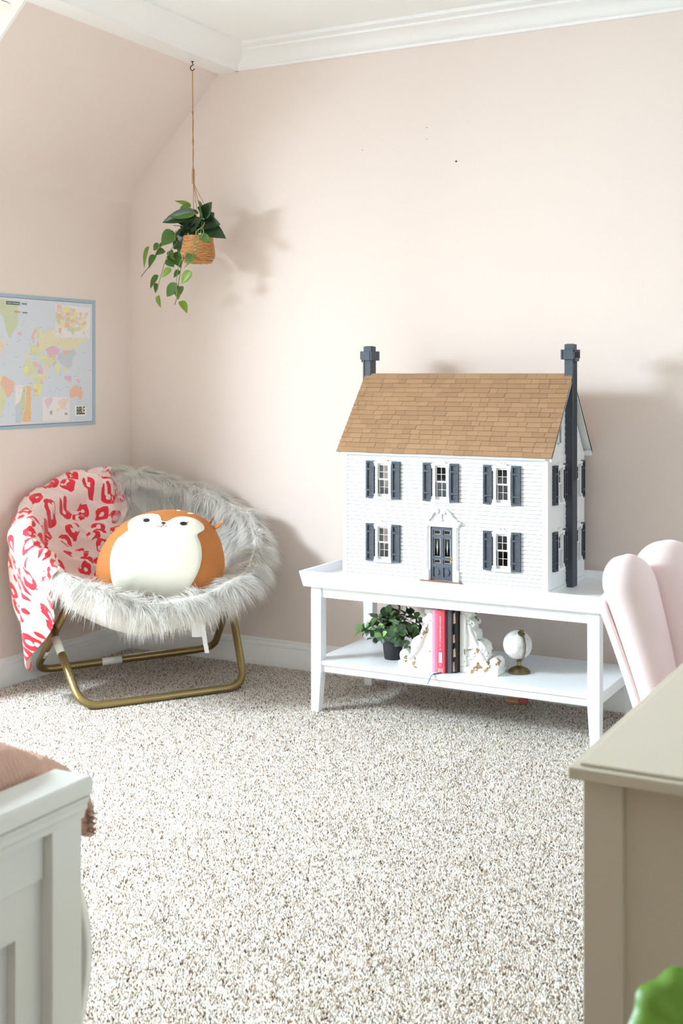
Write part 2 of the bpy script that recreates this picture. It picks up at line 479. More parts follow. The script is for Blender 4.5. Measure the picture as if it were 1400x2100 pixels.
# tray: floor and four flared sides
G().bx(-hx-.012, hx+.012, -hy-.012, hy+.012, .448, .474).obj('tray_floor', FURN, table)
b0, b1, t_in = .020, .032, .013
def rim_side(n, along):
    g = G()
    if along == 'x':
        s = n; P = []
        for z, e in ((.447, b0), (.502, b1)):
            yo = s*(hy+e); yi = s*(hy+e-t_in); xo = hx+e; xi = hx+e-t_in
            P += [(-xo, yo, z), (xo, yo, z), (xi, yi, z), (-xi, yi, z)]
        g.hexa(P)
    else:
        s = n; P = []
        for z, e in ((.447, b0), (.502, b1)):
            xo = s*(hx+e); xi = s*(hx+e-t_in); yo = hy+e; yi = hy+e-t_in
            P += [(xo, -yo, z), (xo, yo, z), (xi, yi, z), (xi, -yi, z)]
        g.hexa(P)
    g.obj('tray_side', FURN, table, bevel=.0015)
for s in (-1, 1): rim_side(s, 'x'); rim_side(s, 'y')
for s in (-1, 1):
    G().bx(-hx+LW, hx-LW, *sorted((s*(hy-.008), s*(hy-.028))), .408, .448).obj('apron', FURN, table, bevel=.001)
    G().bx(*sorted((s*(hx-.008), s*(hx-.028))), -hy+LW, hy-LW, .408, .448).obj('apron', FURN, table, bevel=.001)
    G().bx(-hx+LW, hx-LW, *sorted((s*(hy-.012), s*(hy-.032))), .145, .169).obj('shelf_rail', FURN, table, bevel=.001)
    G().bx(*sorted((s*(hx-.010), s*(hx-.030))), -hy+LW, hy-LW, .145, .169).obj('shelf_rail', FURN, table, bevel=.001)
g = G(); sp = [(-hx+LW, -hy+.004), (hx-LW, -hy+.004), (hx-LW, -hy+LW), (hx-.004, -hy+LW), (hx-.004, hy-LW), (hx-LW, hy-LW), (hx-LW, hy-.004), (-hx+LW, hy-.004), (-hx+LW, hy-LW), (-hx+.004, hy-LW), (-hx+.004, -hy+LW), (-hx+LW, -hy+LW)]
g.prism(list(reversed(sp)), .170, .186, 'z'); g.obj('shelf', FURN, table, bevel=.0015)

# ------------------------------------------------------------------ doll house
HW, HD, HZ = .372, .40, .45
house = thing('doll_house', 'white clapboard doll house with slate shutters and brown shingle roof on the table', 'doll house', (-1.678, 3.85, .474))
wins = [(-.218, .290), (0, .290), (.220, .290), (-.218, .071), (.220, .071)]
holes = [(x-.021, x+.021, z+.010, z+.122) for x, z in wins] + [(-.041, .045, .022, .203)]
holed(G(), -HW, HW, 0, HZ, holes, 0, .008, 'y').obj('front_wall', HOUSEW, house)
swins = [(.113, .290), (.312, .290), (.113, .071), (.312, .071)]
sholes = [(y-.021, y+.021, z+.010, z+.122) for y, z in swins]
gable = [(0, HZ), (HD, HZ), (HD/2, .70)]
for s in (-1, 1):
    g = holed(G(), 0, HD, 0, HZ, sholes, *sorted((s*HW, s*(HW-.008))), 'x')
    g.prism(gable, *sorted((s*HW, s*(HW-.008))), 'x')
    g.obj('side_wall', HOUSEW, house)
ROOMP = M('doll_room_paint', (196, 176, 158), 0.8, var=.05)
WOODF = M('doll_floor_wood', (150, 112, 80), 0.6, var=.2, vscale=20, stretch=(1, 8, 1))
for z in (.004, .222, .445):
    G().bx(-HW+.008, HW-.008, .008, HD, z, z+.006).obj('room_floor', WOODF, house)
for x in (-.10, .11):
    for z0, z1 in ((.010, .222), (.228, .445)):
        G().bx(x-.003, x+.003, .06, HD, z0, z1).obj('partition', ROOMP, house)
G().bx(-HW-.006, HW+.006, -.006, .010, 0, .010).obj('base_board', HOUSEW, house)
for s in (-1, 1):
    for y0, y1 in ((-.007, .012),):
        G().bx(*sorted((s*(HW+.006), s*(HW-.012))), y0, y1, 0, HZ-.004).obj('corner_board', HOUSEW, house, bevel=.0006)
G().bx(HW, HW+.0045, .006, HD, 0, .012).obj('base_board', HOUSEW, house)
# clapboards, each cut around the openings
nb = 34; bh = HZ/nb
for i in range(nb):
    z0 = i*bh; z1 = z0 + bh
    segs = [(-HW+.012, HW-.012)]
    for hx0, hx1, hz0, hz1 in holes:
        if z1 > hz0+.002 and z0 < hz1-.002:
            new = []
            for a, b in segs:
                if hx1 <= a or hx0 >= b: new.append((a, b)); continue
                if hx0 > a: new.append((a, hx0))
                if hx1 < b: new.append((hx1, b))
            segs = new
    for a, b in segs:
        a += random.uniform(0, .0004)
        pr = random.uniform(.0062, .0072)
        G().hexa([(a, -pr, z0), (b, -pr, z0), (b, 0, z0), (a, 0, z0), (a, -.0042, z1-.0016), (b, -.0042, z1-.0016), (b, 0, z1-.0016), (a, 0, z1-.0016)]).obj('clapboard', HOUSEW, house)
    segs = [(.012, HD)]
    for hx0, hx1, hz0, hz1 in sholes:
        if z1 > hz0+.002 and z0 < hz1-.002:
            new = []
            for a, b in segs:
                if hx1 <= a or hx0 >= b: new.append((a, b)); continue
                if hx0 > a: new.append((a, hx0))
                if hx1 < b: new.append((hx1, b))
            segs = new
    for a, b in segs:
        G().hexa([(HW, a, z0), (HW+.003, a, z0), (HW+.003, b, z0), (HW, b, z0), (HW, a, z1), (HW+.0016, a, z1), (HW+.0016, b, z1), (HW, b, z1)]).obj('clapboard', HOUSEW, house)
# windows with sashes, panes and shutters: one of each, copied to the rest
def doll_window():
    g = G()
    for s in (-1, 1): 
        g.bx(*sorted((s*.021, s*.030)), -.010, .004, .010, .122)
        g.bx(*sorted((s*.0195, s*.0325)), -.013, 0, .112, .124)
        g.bx(*sorted((s*.0195, s*.0325)), -.013, 0, .000, .016)
    g.bx(-.034, .034, -.015, 0, -.003, .006)
    g.bx(-.034, .034, -.014, 0, .122, .128)
    L_ = [(-.032, .128), (-.020, .130), (-.011, .137), (-.006, .140), (-.003, .137), (0, .134), (.003, .137), (.006, .140), (.011, .137), (.020, .130), (.032, .128)]
    g.prism(L_, -.011, 0, 'y')
    g.bx(-.004, .004, -.0125, 0, .126, .135)
    o = g.obj('window', HOUSEW, house)
    for za, zb, y in ((.064, .120, -.004), (.010, .068, .001)):
        f = G(); f.bx(-.021, -.0165, y, y+.005, za, zb); f.bx(.0165, .021, y, y+.005, za, zb)
        f.bx(-.0165, .0165, y, y+.005, za, za+.005); f.bx(-.0165, .0165, y, y+.005, zb-.005, zb)
        f.obj('sash', HOUSEW, o)
        G().bx(-.0165, .0165, y+.002, y+.003, za+.005, zb-.005).obj('pane', DGLASS, o)
        m = G(); zm = (za+zb)/2; m.bx(-.0007, .0007, y+.0008, y+.0019, za+.005, zb-.005); m.bx(-.0165, .0165, y+.0008, y+.0019, zm-.0007, zm+.0007)
        m.obj('muntin', HOUSEW, o)
    return o
def doll_shutter():
    g = G(); w_, h = .032, .130
    g.bx(-.016, .016, -.0085, 0, 0, h)
    for s in (-1, 1): g.bx(*sorted((s*.016, s*.0095)), -.0135, -.0085, 0, h)
    for a, b in ((0, .007), (.025, .031), (.099, .105), (.123, .130)): g.bx(-.0095, .0095, -.0135, -.0085, a, b)
    return g.obj('shutter', SLATE, house)
w0 = doll_window(); s0 = doll_shutter(); first = True
for x, z in wins:
    if first: w0.location = (x, 0, z)
    else: dup(w0, house, (x, 0, z))
    for s in (-1, 1):
        if first and s == -1: s0.location = (x-.0495, 0, z)
        else: dup(s0, house, (x + s*.0495, 0, z))
    first = False
for y, z in swins:
    dup(w0, house, (HW, y, z), (0, 0, R(90)))
    for s in (-1, 1): dup(s0, house, (HW, y + s*.0495, z), (0, 0, R(90)))
# attic window beside the chimney
g = G(); g.bx(HW, HW+.006, .108, .112, .490, .548); g.bx(HW, HW+.006, .136, .140, .490, .565); g.bx(HW, HW+.006, .108, .140, .486, .492)
aw = g.obj('attic_window', HOUSEW, house)
G().bx(HW+.001, HW+.003, .112, .136, .492, .552).obj('pane', M('attic_glass', (120, 126, 132), 0.2, var=.1), aw)
# front door
DOORM = M('slate_door_paint', (84, 88, 97), 0.5, var=0.08, vscale=60, spec=0.35)
g = G(); x0, x1, z0, z1, yf, yb = -.037, .041, .024, .202, -.004, .002
cols = [(-.030, -.003), (.007, .034)]
rows = [(.176, .192), (.100, .165), (.078, .092), (.032, .066)]
holed(g, x0, x1, z0, z1, [(a, b, c_, d_) for a, b in cols for c_, d_ in rows], yf, yb, 'y')
for a, b in cols:
    c_, d_ = rows[3]; g.bx(a, b, .000, yb, c_, d_)
    cx, cz = (a+b)/2, (c_+d_)/2
    g.prism([(cx+.009*math.cos(R(22.5+45*k)), cz+.011*math.sin(R(22.5+45*k))) for k in range(8)], -.003, .000, 'y')
door = g.obj('front_door', DOORM, house)
for a, b in cols:
    for k, (c_, d_) in enumerate(rows[:3]):
        G().bx(a, b, .0008, .0016, c_, d_).obj('pane', DGLASS, door)
        f = G(); e = .0012
        f.bx(a+.002, b-.002, .0000, .0008, c_+.001, c_+.001+e); f.bx(a+.002, b-.002, .0000, .0008, d_-.001-e, d_-.001)
        f.bx(a+.002, a+.002+e, .0000, .0008, c_+.001, d_-.001); f.bx(b-.002-e, b-.002, .0000, .0008, c_+.001, d_-.001)
        if k == 1:
            cx = (a+b)/2; f.add([(cx-.0016, .0003, (c_+d_)/2), (cx, .0003, c_+.006), (cx+.0016, .0003, (c_+d_)/2), (cx, .0003, d_-.006)], [(0, 1, 2, 3)])
        f.obj('pane_trim', HOUSEW, door)
g = G(); g.bx(.0355, .0395, -.006, -.004, .084, .103); g.lathe([(.0008, 0), (.0014, .001), (.0014, .004), (.0005, .0048)], 8, (.0375, -.0085, .090)); g.bx(.0365, .0385, -.0085, -.006, .091, .094)
g.obj('door_handle', M('brass', (214, 164, 74), 0.3, 1.0), door)
g = G()
for s in (-1, 1):
    xa, xb = sorted((.002+s*.041, .002+s*.047)); g.bx(xa, xb, -.008, .002, .022, .206)
    xa, xb = sorted((.002+s*.047, .002+s*.062)); g.bx(xa, xb, -.010, 0, .022, .210)
    xa, xb = sorted((.002+s*.045, .002+s*.065)); g.bx(xa, xb, -.0135, 0, .020, .058)
    xa, xb = sorted((.002+s*.051, .002+s*.058)); g.bx(xa, xb, -.0125, 0, .060, .204)
    xa, xb = sorted((.002+s*.045, .002+s*.065)); g.bx(xa, xb, -.0135, 0, .204, .212)
g.bx(-.062, .066, -.012, 0, .204, .213)
g.bx(-.068, .072, -.017, 0, .213, .219); g.bx(-.072, .076, -.020, 0, .219, .224)
arm = [(.062, .224), (.060, .230), (.046, .238), (.036, .252), (.026, .262), (.014, .265), (.007, .259), (.007, .251), (.013, .247), (.018, .251), (.016, .255), (.024, .252), (.030, .243), (.036, .232), (.044, .224)]
for s in (-1, 1):
    P = [(.002 + s*a, b) for a, b in arm]
    if s < 0: P = P[::-1]
    g.prism(P, -.016, 0, 'y')
    g.prism([(.002 + s*.0125 + .0062*math.cos(R(30*k)), .256 + .0062*math.sin(R(30*k))) for k in range(12)], -.019, 0, 'y')
    g.prism([(.002 + s*a, b) for a, b in ((.040, .224), (.028, .240), (.006, .247), (.006, .224))], -.008, 0, 'y')
g.lathe([(.003, .224), (.007, .228), (.004, .234), (.003, .240), (.0065, .248), (.006, .253), (.003, .257), (.001, .260)], 12, (.002, -.010, 0))
g.obj('door_surround', HOUSEW, house)
G().bx(-.073, .077, -.022, 0, .008, .021).obj('doorstep', M('step_wood', (150, 112, 88), 0.7, var=.35, vscale=60, stretch=(1, 12, 12)), house, bevel=.001)
# roof
EY, EZ, RY, RZ = -.025, .452, HD/2, .722
X0, X1 = -.390, .396
ang = math.atan2(RZ-EZ, RY-EY); slen = math.hypot(RZ-EZ, RY-EY)
ux, uz = math.cos(ang), math.sin(ang)
nx, nz = -uz, ux                       # outward normal of the front slope (y, z)
g = G()
g.prism([(EY, EZ), (RY, RZ), (RY, RZ-.010), (EY+.006, EZ-.006)], X0, X1, 'x')
g.prism([(2*RY-EY, EZ), (2*RY-EY-.006, EZ-.006), (RY, RZ-.010), (RY, RZ)], X0, X1, 'x')
g.obj('roof_deck', HOUSEW, house)
for s in (-1, 1):
    x_ = X1 if s > 0 else X0
    for m_ in (0, 1):
        P = [(EY-.001, EZ-.014), (EY-.001, EZ), (RY, RZ+.001), (RY, RZ-.018)]
        if m_: P = [(2*RY-a, b) for a, b in P][::-1]
        G().prism(P, *sorted((x_, x_-s*.005)), 'x').obj('bargeboard', HOUSEW, house)
    P = [(2*RY-EY-.022, EZ-.018), (2*RY-EY-.002, EZ-.018), (2*RY-EY+.001, EZ-.002), (2*RY-EY-.020, EZ)]
    G().prism(P, *sorted((s*HW, s*(HW+.024))), 'x').obj('eave_return', HOUSEW, house)
G().bx(-HW, HW, -.018, 0, HZ-.008, HZ-.001).obj('cornice', HOUSEW, house)
SHING = M('cedar_shingle', (164, 129, 98), 0.8, var=0.25, vscale=45, bump=0.25, bscale=160, spec=0.2, rnd=0.10, stretch=(5, .6, .6))
rowsN = 17; ex = slen/rowsN
sm = G().hexa([(-.5, 0, .0004), (.5, 0, .0004), (.5, 1, .0002), (-.5, 1, .0002), (-.5, 0, .0046), (.5, 0, .0046), (.5, 1, .0008), (-.5, 1, .0008)]).mesh('shingle')
sm.materials.append(SHING)
cnt = 0
for r_ in range(rowsN):
    x = X0 - .002; first = True
    while x < X1 + .002 - 1e-6:
        w_ = random.choice((.030, .036, .042, .050, .058, .064))
        if first: w_ *= random.uniform(.4, 1); first = False
        if x + w_ > X1 + .002 - .014: w_ = X1 + .002 - x
        o = link('shingle', sm, None, house)
        t = r_*ex - .004 + random.uniform(-.0008, .0008)
        o.location = (x + w_/2, EY + ux*t, EZ + uz*t)
        o.rotation_euler = (ang, 0, random.uniform(-.004, .004))
        ln = min(ex*1.35, slen - t + .003)
        o.scale = (w_ - .0009, ln, random.uniform(.85, 1.2))
        x += w_; cnt += 1
print('shingles', cnt)
g = G()
for r_ in range(rowsN):
    x = X0
    while x < X1:
        w_ = min(.05, X1-x); t = r_*ex
        def q(xx, tt, h): return (xx, 2*RY - (EY + ux*tt + nx*h), EZ + uz*tt + nz*h)
        g.add([q(x, t, .0034), q(x+w_-.0006, t, .0034), q(x+w_-.0006, min(t+ex*1.3, slen), .0006), q(x, min(t+ex*1.3, slen), .0006), q(x, t, 0), q(x+w_-.0006, t, 0)], [(0, 1, 2, 3), (4, 5, 1, 0)])
        x += w_
o = g.obj('rear_shingles', SHING, house); o['kind'] = 'stuff'
# chimneys built up from layered plates
for s in (-1, 1):
    g = G()
    def cb(xa, xb, y0, y1, z0, z1): g.bx(*sorted((s*xa, s*xb)), y0, y1, z0, z1)
    ya, yb_ = .190, .240
    cb(HW+.001, .393, ya+.002, yb_-.002, 0, .785)               # core
    cb(.369, HW+.002, ya+.002, yb_-.002, .60, .785)
    for (y0, y1) in ((ya, ya+.009), (yb_-.009, yb_)):           # solid edges of the outer plate
        cb(.393, .399, y0, y1, 0, .80)
    cb(.393, .399, ya+.009, yb_-.009, 0, .36)
    cb(.393, .399, ya+.009, yb_-.009, .738, .758)
    for k in (1, 2):
        yy = ya + .009 + (yb_-ya-.018)*k/3; cb(.393, .399, yy-.0028, yy+.0028, .36, .80)
    for k in range(30): cb(.372, .375, ya-.0012, ya+.003, .02+k*.0205, .032+k*.0205)
    # cap
    cb(.367, .403, ya-.008, ya-.002, .772, .806); cb(.367, .403, yb_+.002, yb_+.008, .772, .806)
    cb(.364, .401, ya-.004, yb_+.004, .776, .803)
    for k in range(4):
        yy = ya-.007 + (yb_-ya+.014-.006)*k/3; cb(.401, .407, yy, yy+.006, .776, .804)
    cb(.401, .407, ya-.007, yb_+.007, .798, .806); cb(.401, .407, ya+.003, yb_-.003, .766, .778)
    cb(.359, .365, ya-.008, yb_+.008, .772, .806)
    # flue
    cb(.368, .399, ya+.005, yb_-.005, .803, .824); cb(.374, .393, ya+.010, yb_-.010, .822, .8255)
    g.obj('chimney', SLATE, house, bevel=.0007, seg=1)

# ------------------------------------------------------------------ things on the lower shelf
SZ = .1862
pot = thing('potted_plant', 'small leafy faux plant in a black pot on the lower shelf', 'plant', (-1.906, 3.940, SZ))
g = G(); g.lathe([(.0285, 0), (.030, .002), (.037, .060), (.0405, .060), (.042, .078), (.0395, .080), (.038, .070), (.005, .068)], 32)
g.obj('pot', M('black_plastic', (38, 39, 42), 0.55, var=.05), pot, autosm=True)
LEAFS = [M('leaf_dark', (66, 90, 60), 0.45, var=.25, vscale=30, rnd=.25, trans=.12), M('leaf_mid', (104, 138, 82), 0.45, var=.25, vscale=30, rnd=.2, trans=.15), M('leaf_light', (150, 182, 112), 0.45, var=.2, vscale=30, rnd=.15, trans=.18), M('leaf_sage', (126, 146, 124), 0.5, var=.2, vscale=30, rnd=.2, trans=.1)]
def leaf_mesh(name, shape, fold=.18, droop=.15, n=5):
    """leaf of unit length along +y, unit width scale, folded along the midrib"""
    V = []; F = []
    for i, (t, w_) in enumerate(shape):
        z = -droop*t*t
        V += [(-w_, t, z + fold*w_), (0, t, z), (w_, t, z + fold*w_)]
        if i: 
            a = (i-1)*3; b = i*3
            F += [(a, a+1, b+1, b), (a+1, a+2, b+2, b+1)]
    me = bpy.data.meshes.new(name); me.from_pydata(V, [], F); me.update()
    me.polygons.foreach_set('use_smooth', [True]*len(me.polygons)); return me
oval = [(0, .02), (.15, .26), (.4, .42), (.65, .40), (.86, .24), (1, .02)]
small = []
for m_ in LEAFS:
    me = leaf_mesh('leaf', oval, .35, .2); me.materials.append(m_); small.append(me)
STEM = M('green_stem', (74, 88, 48), 0.6, var=.2)
n_leaf = 0
for k in range(34):
    az = k*2.39996; el = R(random.uniform(8, 82)) if k > 9 else R(random.uniform(-18, 20))
    ln = random.uniform(.065, .105)
    d = Vector((math.cos(az)*math.cos(el), math.sin(az)*math.cos(el), math.sin(el)))
    if el > R(50): ln = random.uniform(.085, .125)
    base = Vector((0, 0, .068)) + Vector((d.x, d.y, 0))*.018
    pts = [base + d*ln*t + Vector((0, 0, .016*math.sin(PI*t))) for t in (0, .35, .7, 1)]
    G().tube(pts, [.0016, .0014, .0011, .0008], 5).obj('stem', STEM, pot)
    for j in range(8):
        t = .38 + .62*j/7; i = min(int(t*3), 2); f = t*3 - i
        p = pts[i].lerp(pts[i+1], f)
        side = d.cross(Vector((random.gauss(0, 1), random.gauss(0, 1), random.gauss(0, 1)))).normalized()
        ld = (d*random.uniform(.3, .8) + side*(1 if j < 7 else .3)).normalized()
        up = (d + Vector((0, 0, .6)) + Vector((random.gauss(0, .2), random.gauss(0, .2), 0))).normalized()
        xx = ld.cross(up)
        if xx.length < .1: continue
        xx.normalize(); up = xx.cross(ld)
        sz = random.uniform(.023, .036)
        o = link('leaf', small[random.choice((0, 0, 1, 1, 2, 3, 3))], None, pot)
        o.matrix_local = Matrix.Translation(p) @ Matrix((xx, ld, up)).transposed().to_4x4() @ Matrix.Scale(sz, 4)
        n_leaf += 1
print('small leaves', n_leaf)
g = G(); g.tube([(.062, -.012, .055), (.066, -.016, .035), (.067, -.018, .022)], [.0012, .005, .0085], 8)
g.obj('tag', M('grey_tag', (196, 194, 190), 0.6), pot, autosm=True)

CHIP = wear_mat('flaked_white_paint', (240, 238, 233), (168, 132, 92), thr=.60, scale=34)
def corbel(name, label, loc, mirror):
    k = thing(name, label, 'bookend', loc, group='carved bookends on the lower shelf')
    s = -1 if mirror else 1
    def X(a, b): return sorted((s*a, s*b))
    G().bx(*X(0, .138), 0, .082, 0, .020).obj('base', CHIP, k, bevel=.003)
    g = G(); g.bx(*X(0, .022), 0, .082, .020, .196); g.bx(*X(0, .040), .004, .078, .190, .206); g.bx(*X(0, .032), .002, .080, .180, .192)
    g.obj('back_plate', CHIP, k, bevel=.003)
    P = [(.020, .018), (.020, .188), (.040, .180), (.044, .166), (.041, .150), (.052, .140), (.058, .126), (.056, .112), (.072, .108), (.088, .094), (.095, .074), (.096, .052), (.094, .040), (.101, .036), (.104, .050), (.114, .058), (.128, .056), (.136, .046), (.138, .030), (.134, .018)]
    P = [(s*a, b) for a, b in P]
    if s > 0: P = P[::-1]
    g = G(); g.prism(P, .012, .070, 'y')
    for cx, cz, r_ in ((.040, .166, .011), (.072, .086, .018), (.121, .038, .016)):
        for yy in ((.009, .073),):
            g.prism([(s*cx + r_*math.cos(2*PI*i/16), cz + r_*math.sin(2*PI*i/16)) for i in range(16)], yy[0], yy[1], 'y')
            g.prism([(s*cx + r_*.5*math.cos(2*PI*i/12), cz + r_*.5*math.sin(2*PI*i/12)) for i in range(12)], .006, .076, 'y')
    spine = [(.030, .17), (.036, .14), (.05, .11), (.066, .075), (.085, .045), (.105, .028)]
    g.tube([(s*a, .009, b) for a, b in spine], [.006, .007, .008, .009, .008, .006], 8)
    for a, b in ((.032, .05), (.045, .06), (.035, .085), (.055, .04)):
        g.lathe([(.002, -.006), (.008, -.004), (.009, 0), (.004, .004)], 10, (s*a, .012, b))
    g.obj('scroll', CHIP, k, bevel=.002)
    return k
corbel('corbel_bookend', 'chipped white carved bookend between the books and the small globe', (-1.6195, 3.866, SZ), False)
corbel('corbel_bookend', 'chipped white carved bookend between the potted plant and the books', (-1.7045, 3.850, SZ), True)

def book(label, x0, x1, y0, h, rgb, dp=.15, page=(238, 232, 220), rough=.5, lean=0):
    b = thing('book', label, 'book', ((x0+x1)/2, y0, SZ), (0, lean, 0), group='books between the bookends')
    w_ = (x1-x0)/2; mt = M('cover_%d_%d_%d' % rgb, rgb, rough, var=.05, vscale=30)
    g = G(); g.bx(-w_, -w_+.0022, .003, dp, 0, h); g.bx(w_-.0022, w_, .003, dp, 0, h)
    n = 7
    P = [(-w_ + 2*w_*i/n, .004 - .0035*math.sin(PI*i/n)) for i in range(n+1)] + [(w_, .0062), (-w_, .0062)]
    g.prism(P[::-1], 0, h, 'z'); g.obj('cover', mt, b)
    G().bx(-w_+.0022, w_-.0022, .006, dp-.004, .003, h-.003).obj('pages', M('book_pages', page, .9, var=.1, vscale=200, stretch=(20, 1, .1)), b)
    return b
book('thin pale pink book beside the left chipped bookend', -1.702, -1.684, 3.822, .213, (226, 142, 168))
red = book('coral red book with a white label on its spine', -1.6835, -1.656, 3.820, .212, (236, 74, 96))
book('charcoal book between the coral red book and the black patterned one', -1.6555, -1.637, 3.832, .211, (92, 92, 96))
flo = book('slim black and blush patterned book against the right bookend', -1.6365, -1.6215, 3.846, .210, (40, 38, 40))
PAPER = M('label_paper', (246, 244, 238), .7)
CREAM = M('spine_print_cream', (250, 220, 196), .6)
g = G(); g.bx(-.0055, .0055, -.0004, .004, .036, .070); g.obj('spine_label', PAPER, red)
g = G()
for k in range(7): g.bx(-.0014, .0014, -.0007, .003, .040+k*.0042, .0425+k*.0042)
g.obj('label_print', M('label_green', (60, 140, 110), .6), red)
g = G(); random.seed(5)
for k in range(22):
    z = .080 + k*.0052
    if random.random() < .82: g.bx(-.0013 - random.uniform(0, .0008), .0013, -.0003, .003, z, z+random.uniform(.0022, .0038))
for i in range(3):
    for k in range(4): g.bx(-.009+i*.0065, -.0055+i*.0065, -.0003+.0012*(i != 1), .004, .003+k*.0036, .0052+k*.0036)
g.obj('spine_print', CREAM, red)
text_mesh('spine_letter', 'C', .010, CREAM, red, (0, -.0004, .027), (R(90), 0, 0))
for z0, z1, a, b in ((.002, .040, -.006, 0.001), (.052, .085, -.005, .004), (.10, .132, -.006, .002), (.165, .205, -.005, .004)):
    g = G(); g.add([(a, -.0002, z0), (b, -.0004, z0+.004), (b-.002, -.0002, z1), (a, .0002, z1-.006)], [(0, 1, 2, 3)])
    g.obj('cover_pattern', M('blush_print', (236, 198, 180), .6), flo)
rb = G(); rb.tube([(.002, .002, .003), (-.006, -.010, .0016), (-.014, -.030, .0022), (-.018, -.038, -.004), (-.022, -.041, -.016), (-.028, -.042, -.030)], .0036, 6, sq=(1, .35))
rb.obj('ribbon_marker', M('navy_ribbon', (44, 74, 128), .6), red)

globe = thing('desk_globe', 'small white globe on a round brass stand at the right end of the shelf', 'globe', (-1.441, 3.960, SZ))
BR = M('antique_brass', (142, 124, 88), 0.28, 1.0, var=.1, vscale=40)
g = G(); g.lathe([(.038, 0), (.0385, .004), (.036, .007), (.035, .0075), (.030, .013), (.016, .020), (.008, .023), (.006, .026), (.006, .034), (.0085, .035), (.0085, .043), (.005, .044)], 32)
g.obj('stand', BR, globe, autosm=True)
gm = bpy.data.materials.new('globe_print'); gm.use_nodes = True
N = gm.node_tree.nodes; K = gm.node_tree.links; b = N['Principled BSDF']; b.inputs['Roughness'].default_value = .3
tc = N.new('ShaderNodeTexCoord'); nz = N.new('ShaderNodeTexNoise'); nz.inputs['Scale'].default_value = 38; nz.inputs['Detail'].default_value = 6
K.new(tc.outputs['Object'], nz.inputs['Vector']); cr = N.new('ShaderNodeValToRGB')
cr.color_ramp.elements[0].position = .35; cr.color_ramp.elements[0].color = lin((206, 202, 192)) + (1,)
cr.color_ramp.elements[1].position = .55; cr.color_ramp.elements[1].color = lin((240, 238, 232)) + (1,)
K.new(nz.outputs['Fac'], cr.inputs[0]); K.new(cr.outputs[0], b.inputs['Base Color'])
GC = Vector((-.004, -.004, .094)); GR = .049
g = G(); g.grid(lambda u, v: GC + GR*Vector((math.cos(2*PI*u)*math.sin(PI*v), math.sin(2*PI*u)*math.sin(PI*v), math.cos(PI*v))), 32, 17, cu=True)
g.obj('ball', gm, globe, smooth=True)
g = G(); ax_dir = Vector((.35, -.42, .84)).normalized()
low = Vector((0, 0, -1)); pts = []
side = Vector((.62, -.55, 0)).normalized()
for k in range(15):
    a = R(-78 + 150*k/14); pts.append(GC + (GR+.006)*(side*math.cos(a) + Vector((0, 0, 1))*math.sin(a)))
g.tube(pts, .0042, 6, sq=(1, .45))
g.obj('meridian_arm', BR, globe, autosm=True)
top = GC + (GR+.001)*(side*math.cos(R(58)) + Vector((0, 0, 1))*math.sin(R(58))); dn = (top-GC).normalized()
g = G(); g.lathe([(.001, -.002), (.0125, -.001), (.0125, .001), (.004, .003), (.003, .008), (.0055, .010), (.0055, .013), (.002, .015)], 20)
g.obj('pivot_cap', BR, globe, loc=top, rot=dn.to_track_quat('Z', 'Y').to_euler(), autosm=True)

toy = thing('wooden_toy', 'small peach and red wooden toy lying on the carpet under the table', 'toy', (-1.548, 4.225, .006))
G().bx(-.040, .012, -.012, .012, 0, .016).obj('block', M('peach_wood', (196, 138, 102), .6, var=.15), toy, bevel=.003)
G().bx(.013, .042, -.012, .012, .001, .020).obj('block', M('red_block', (186, 92, 84), .6, var=.15), toy, bevel=.003)

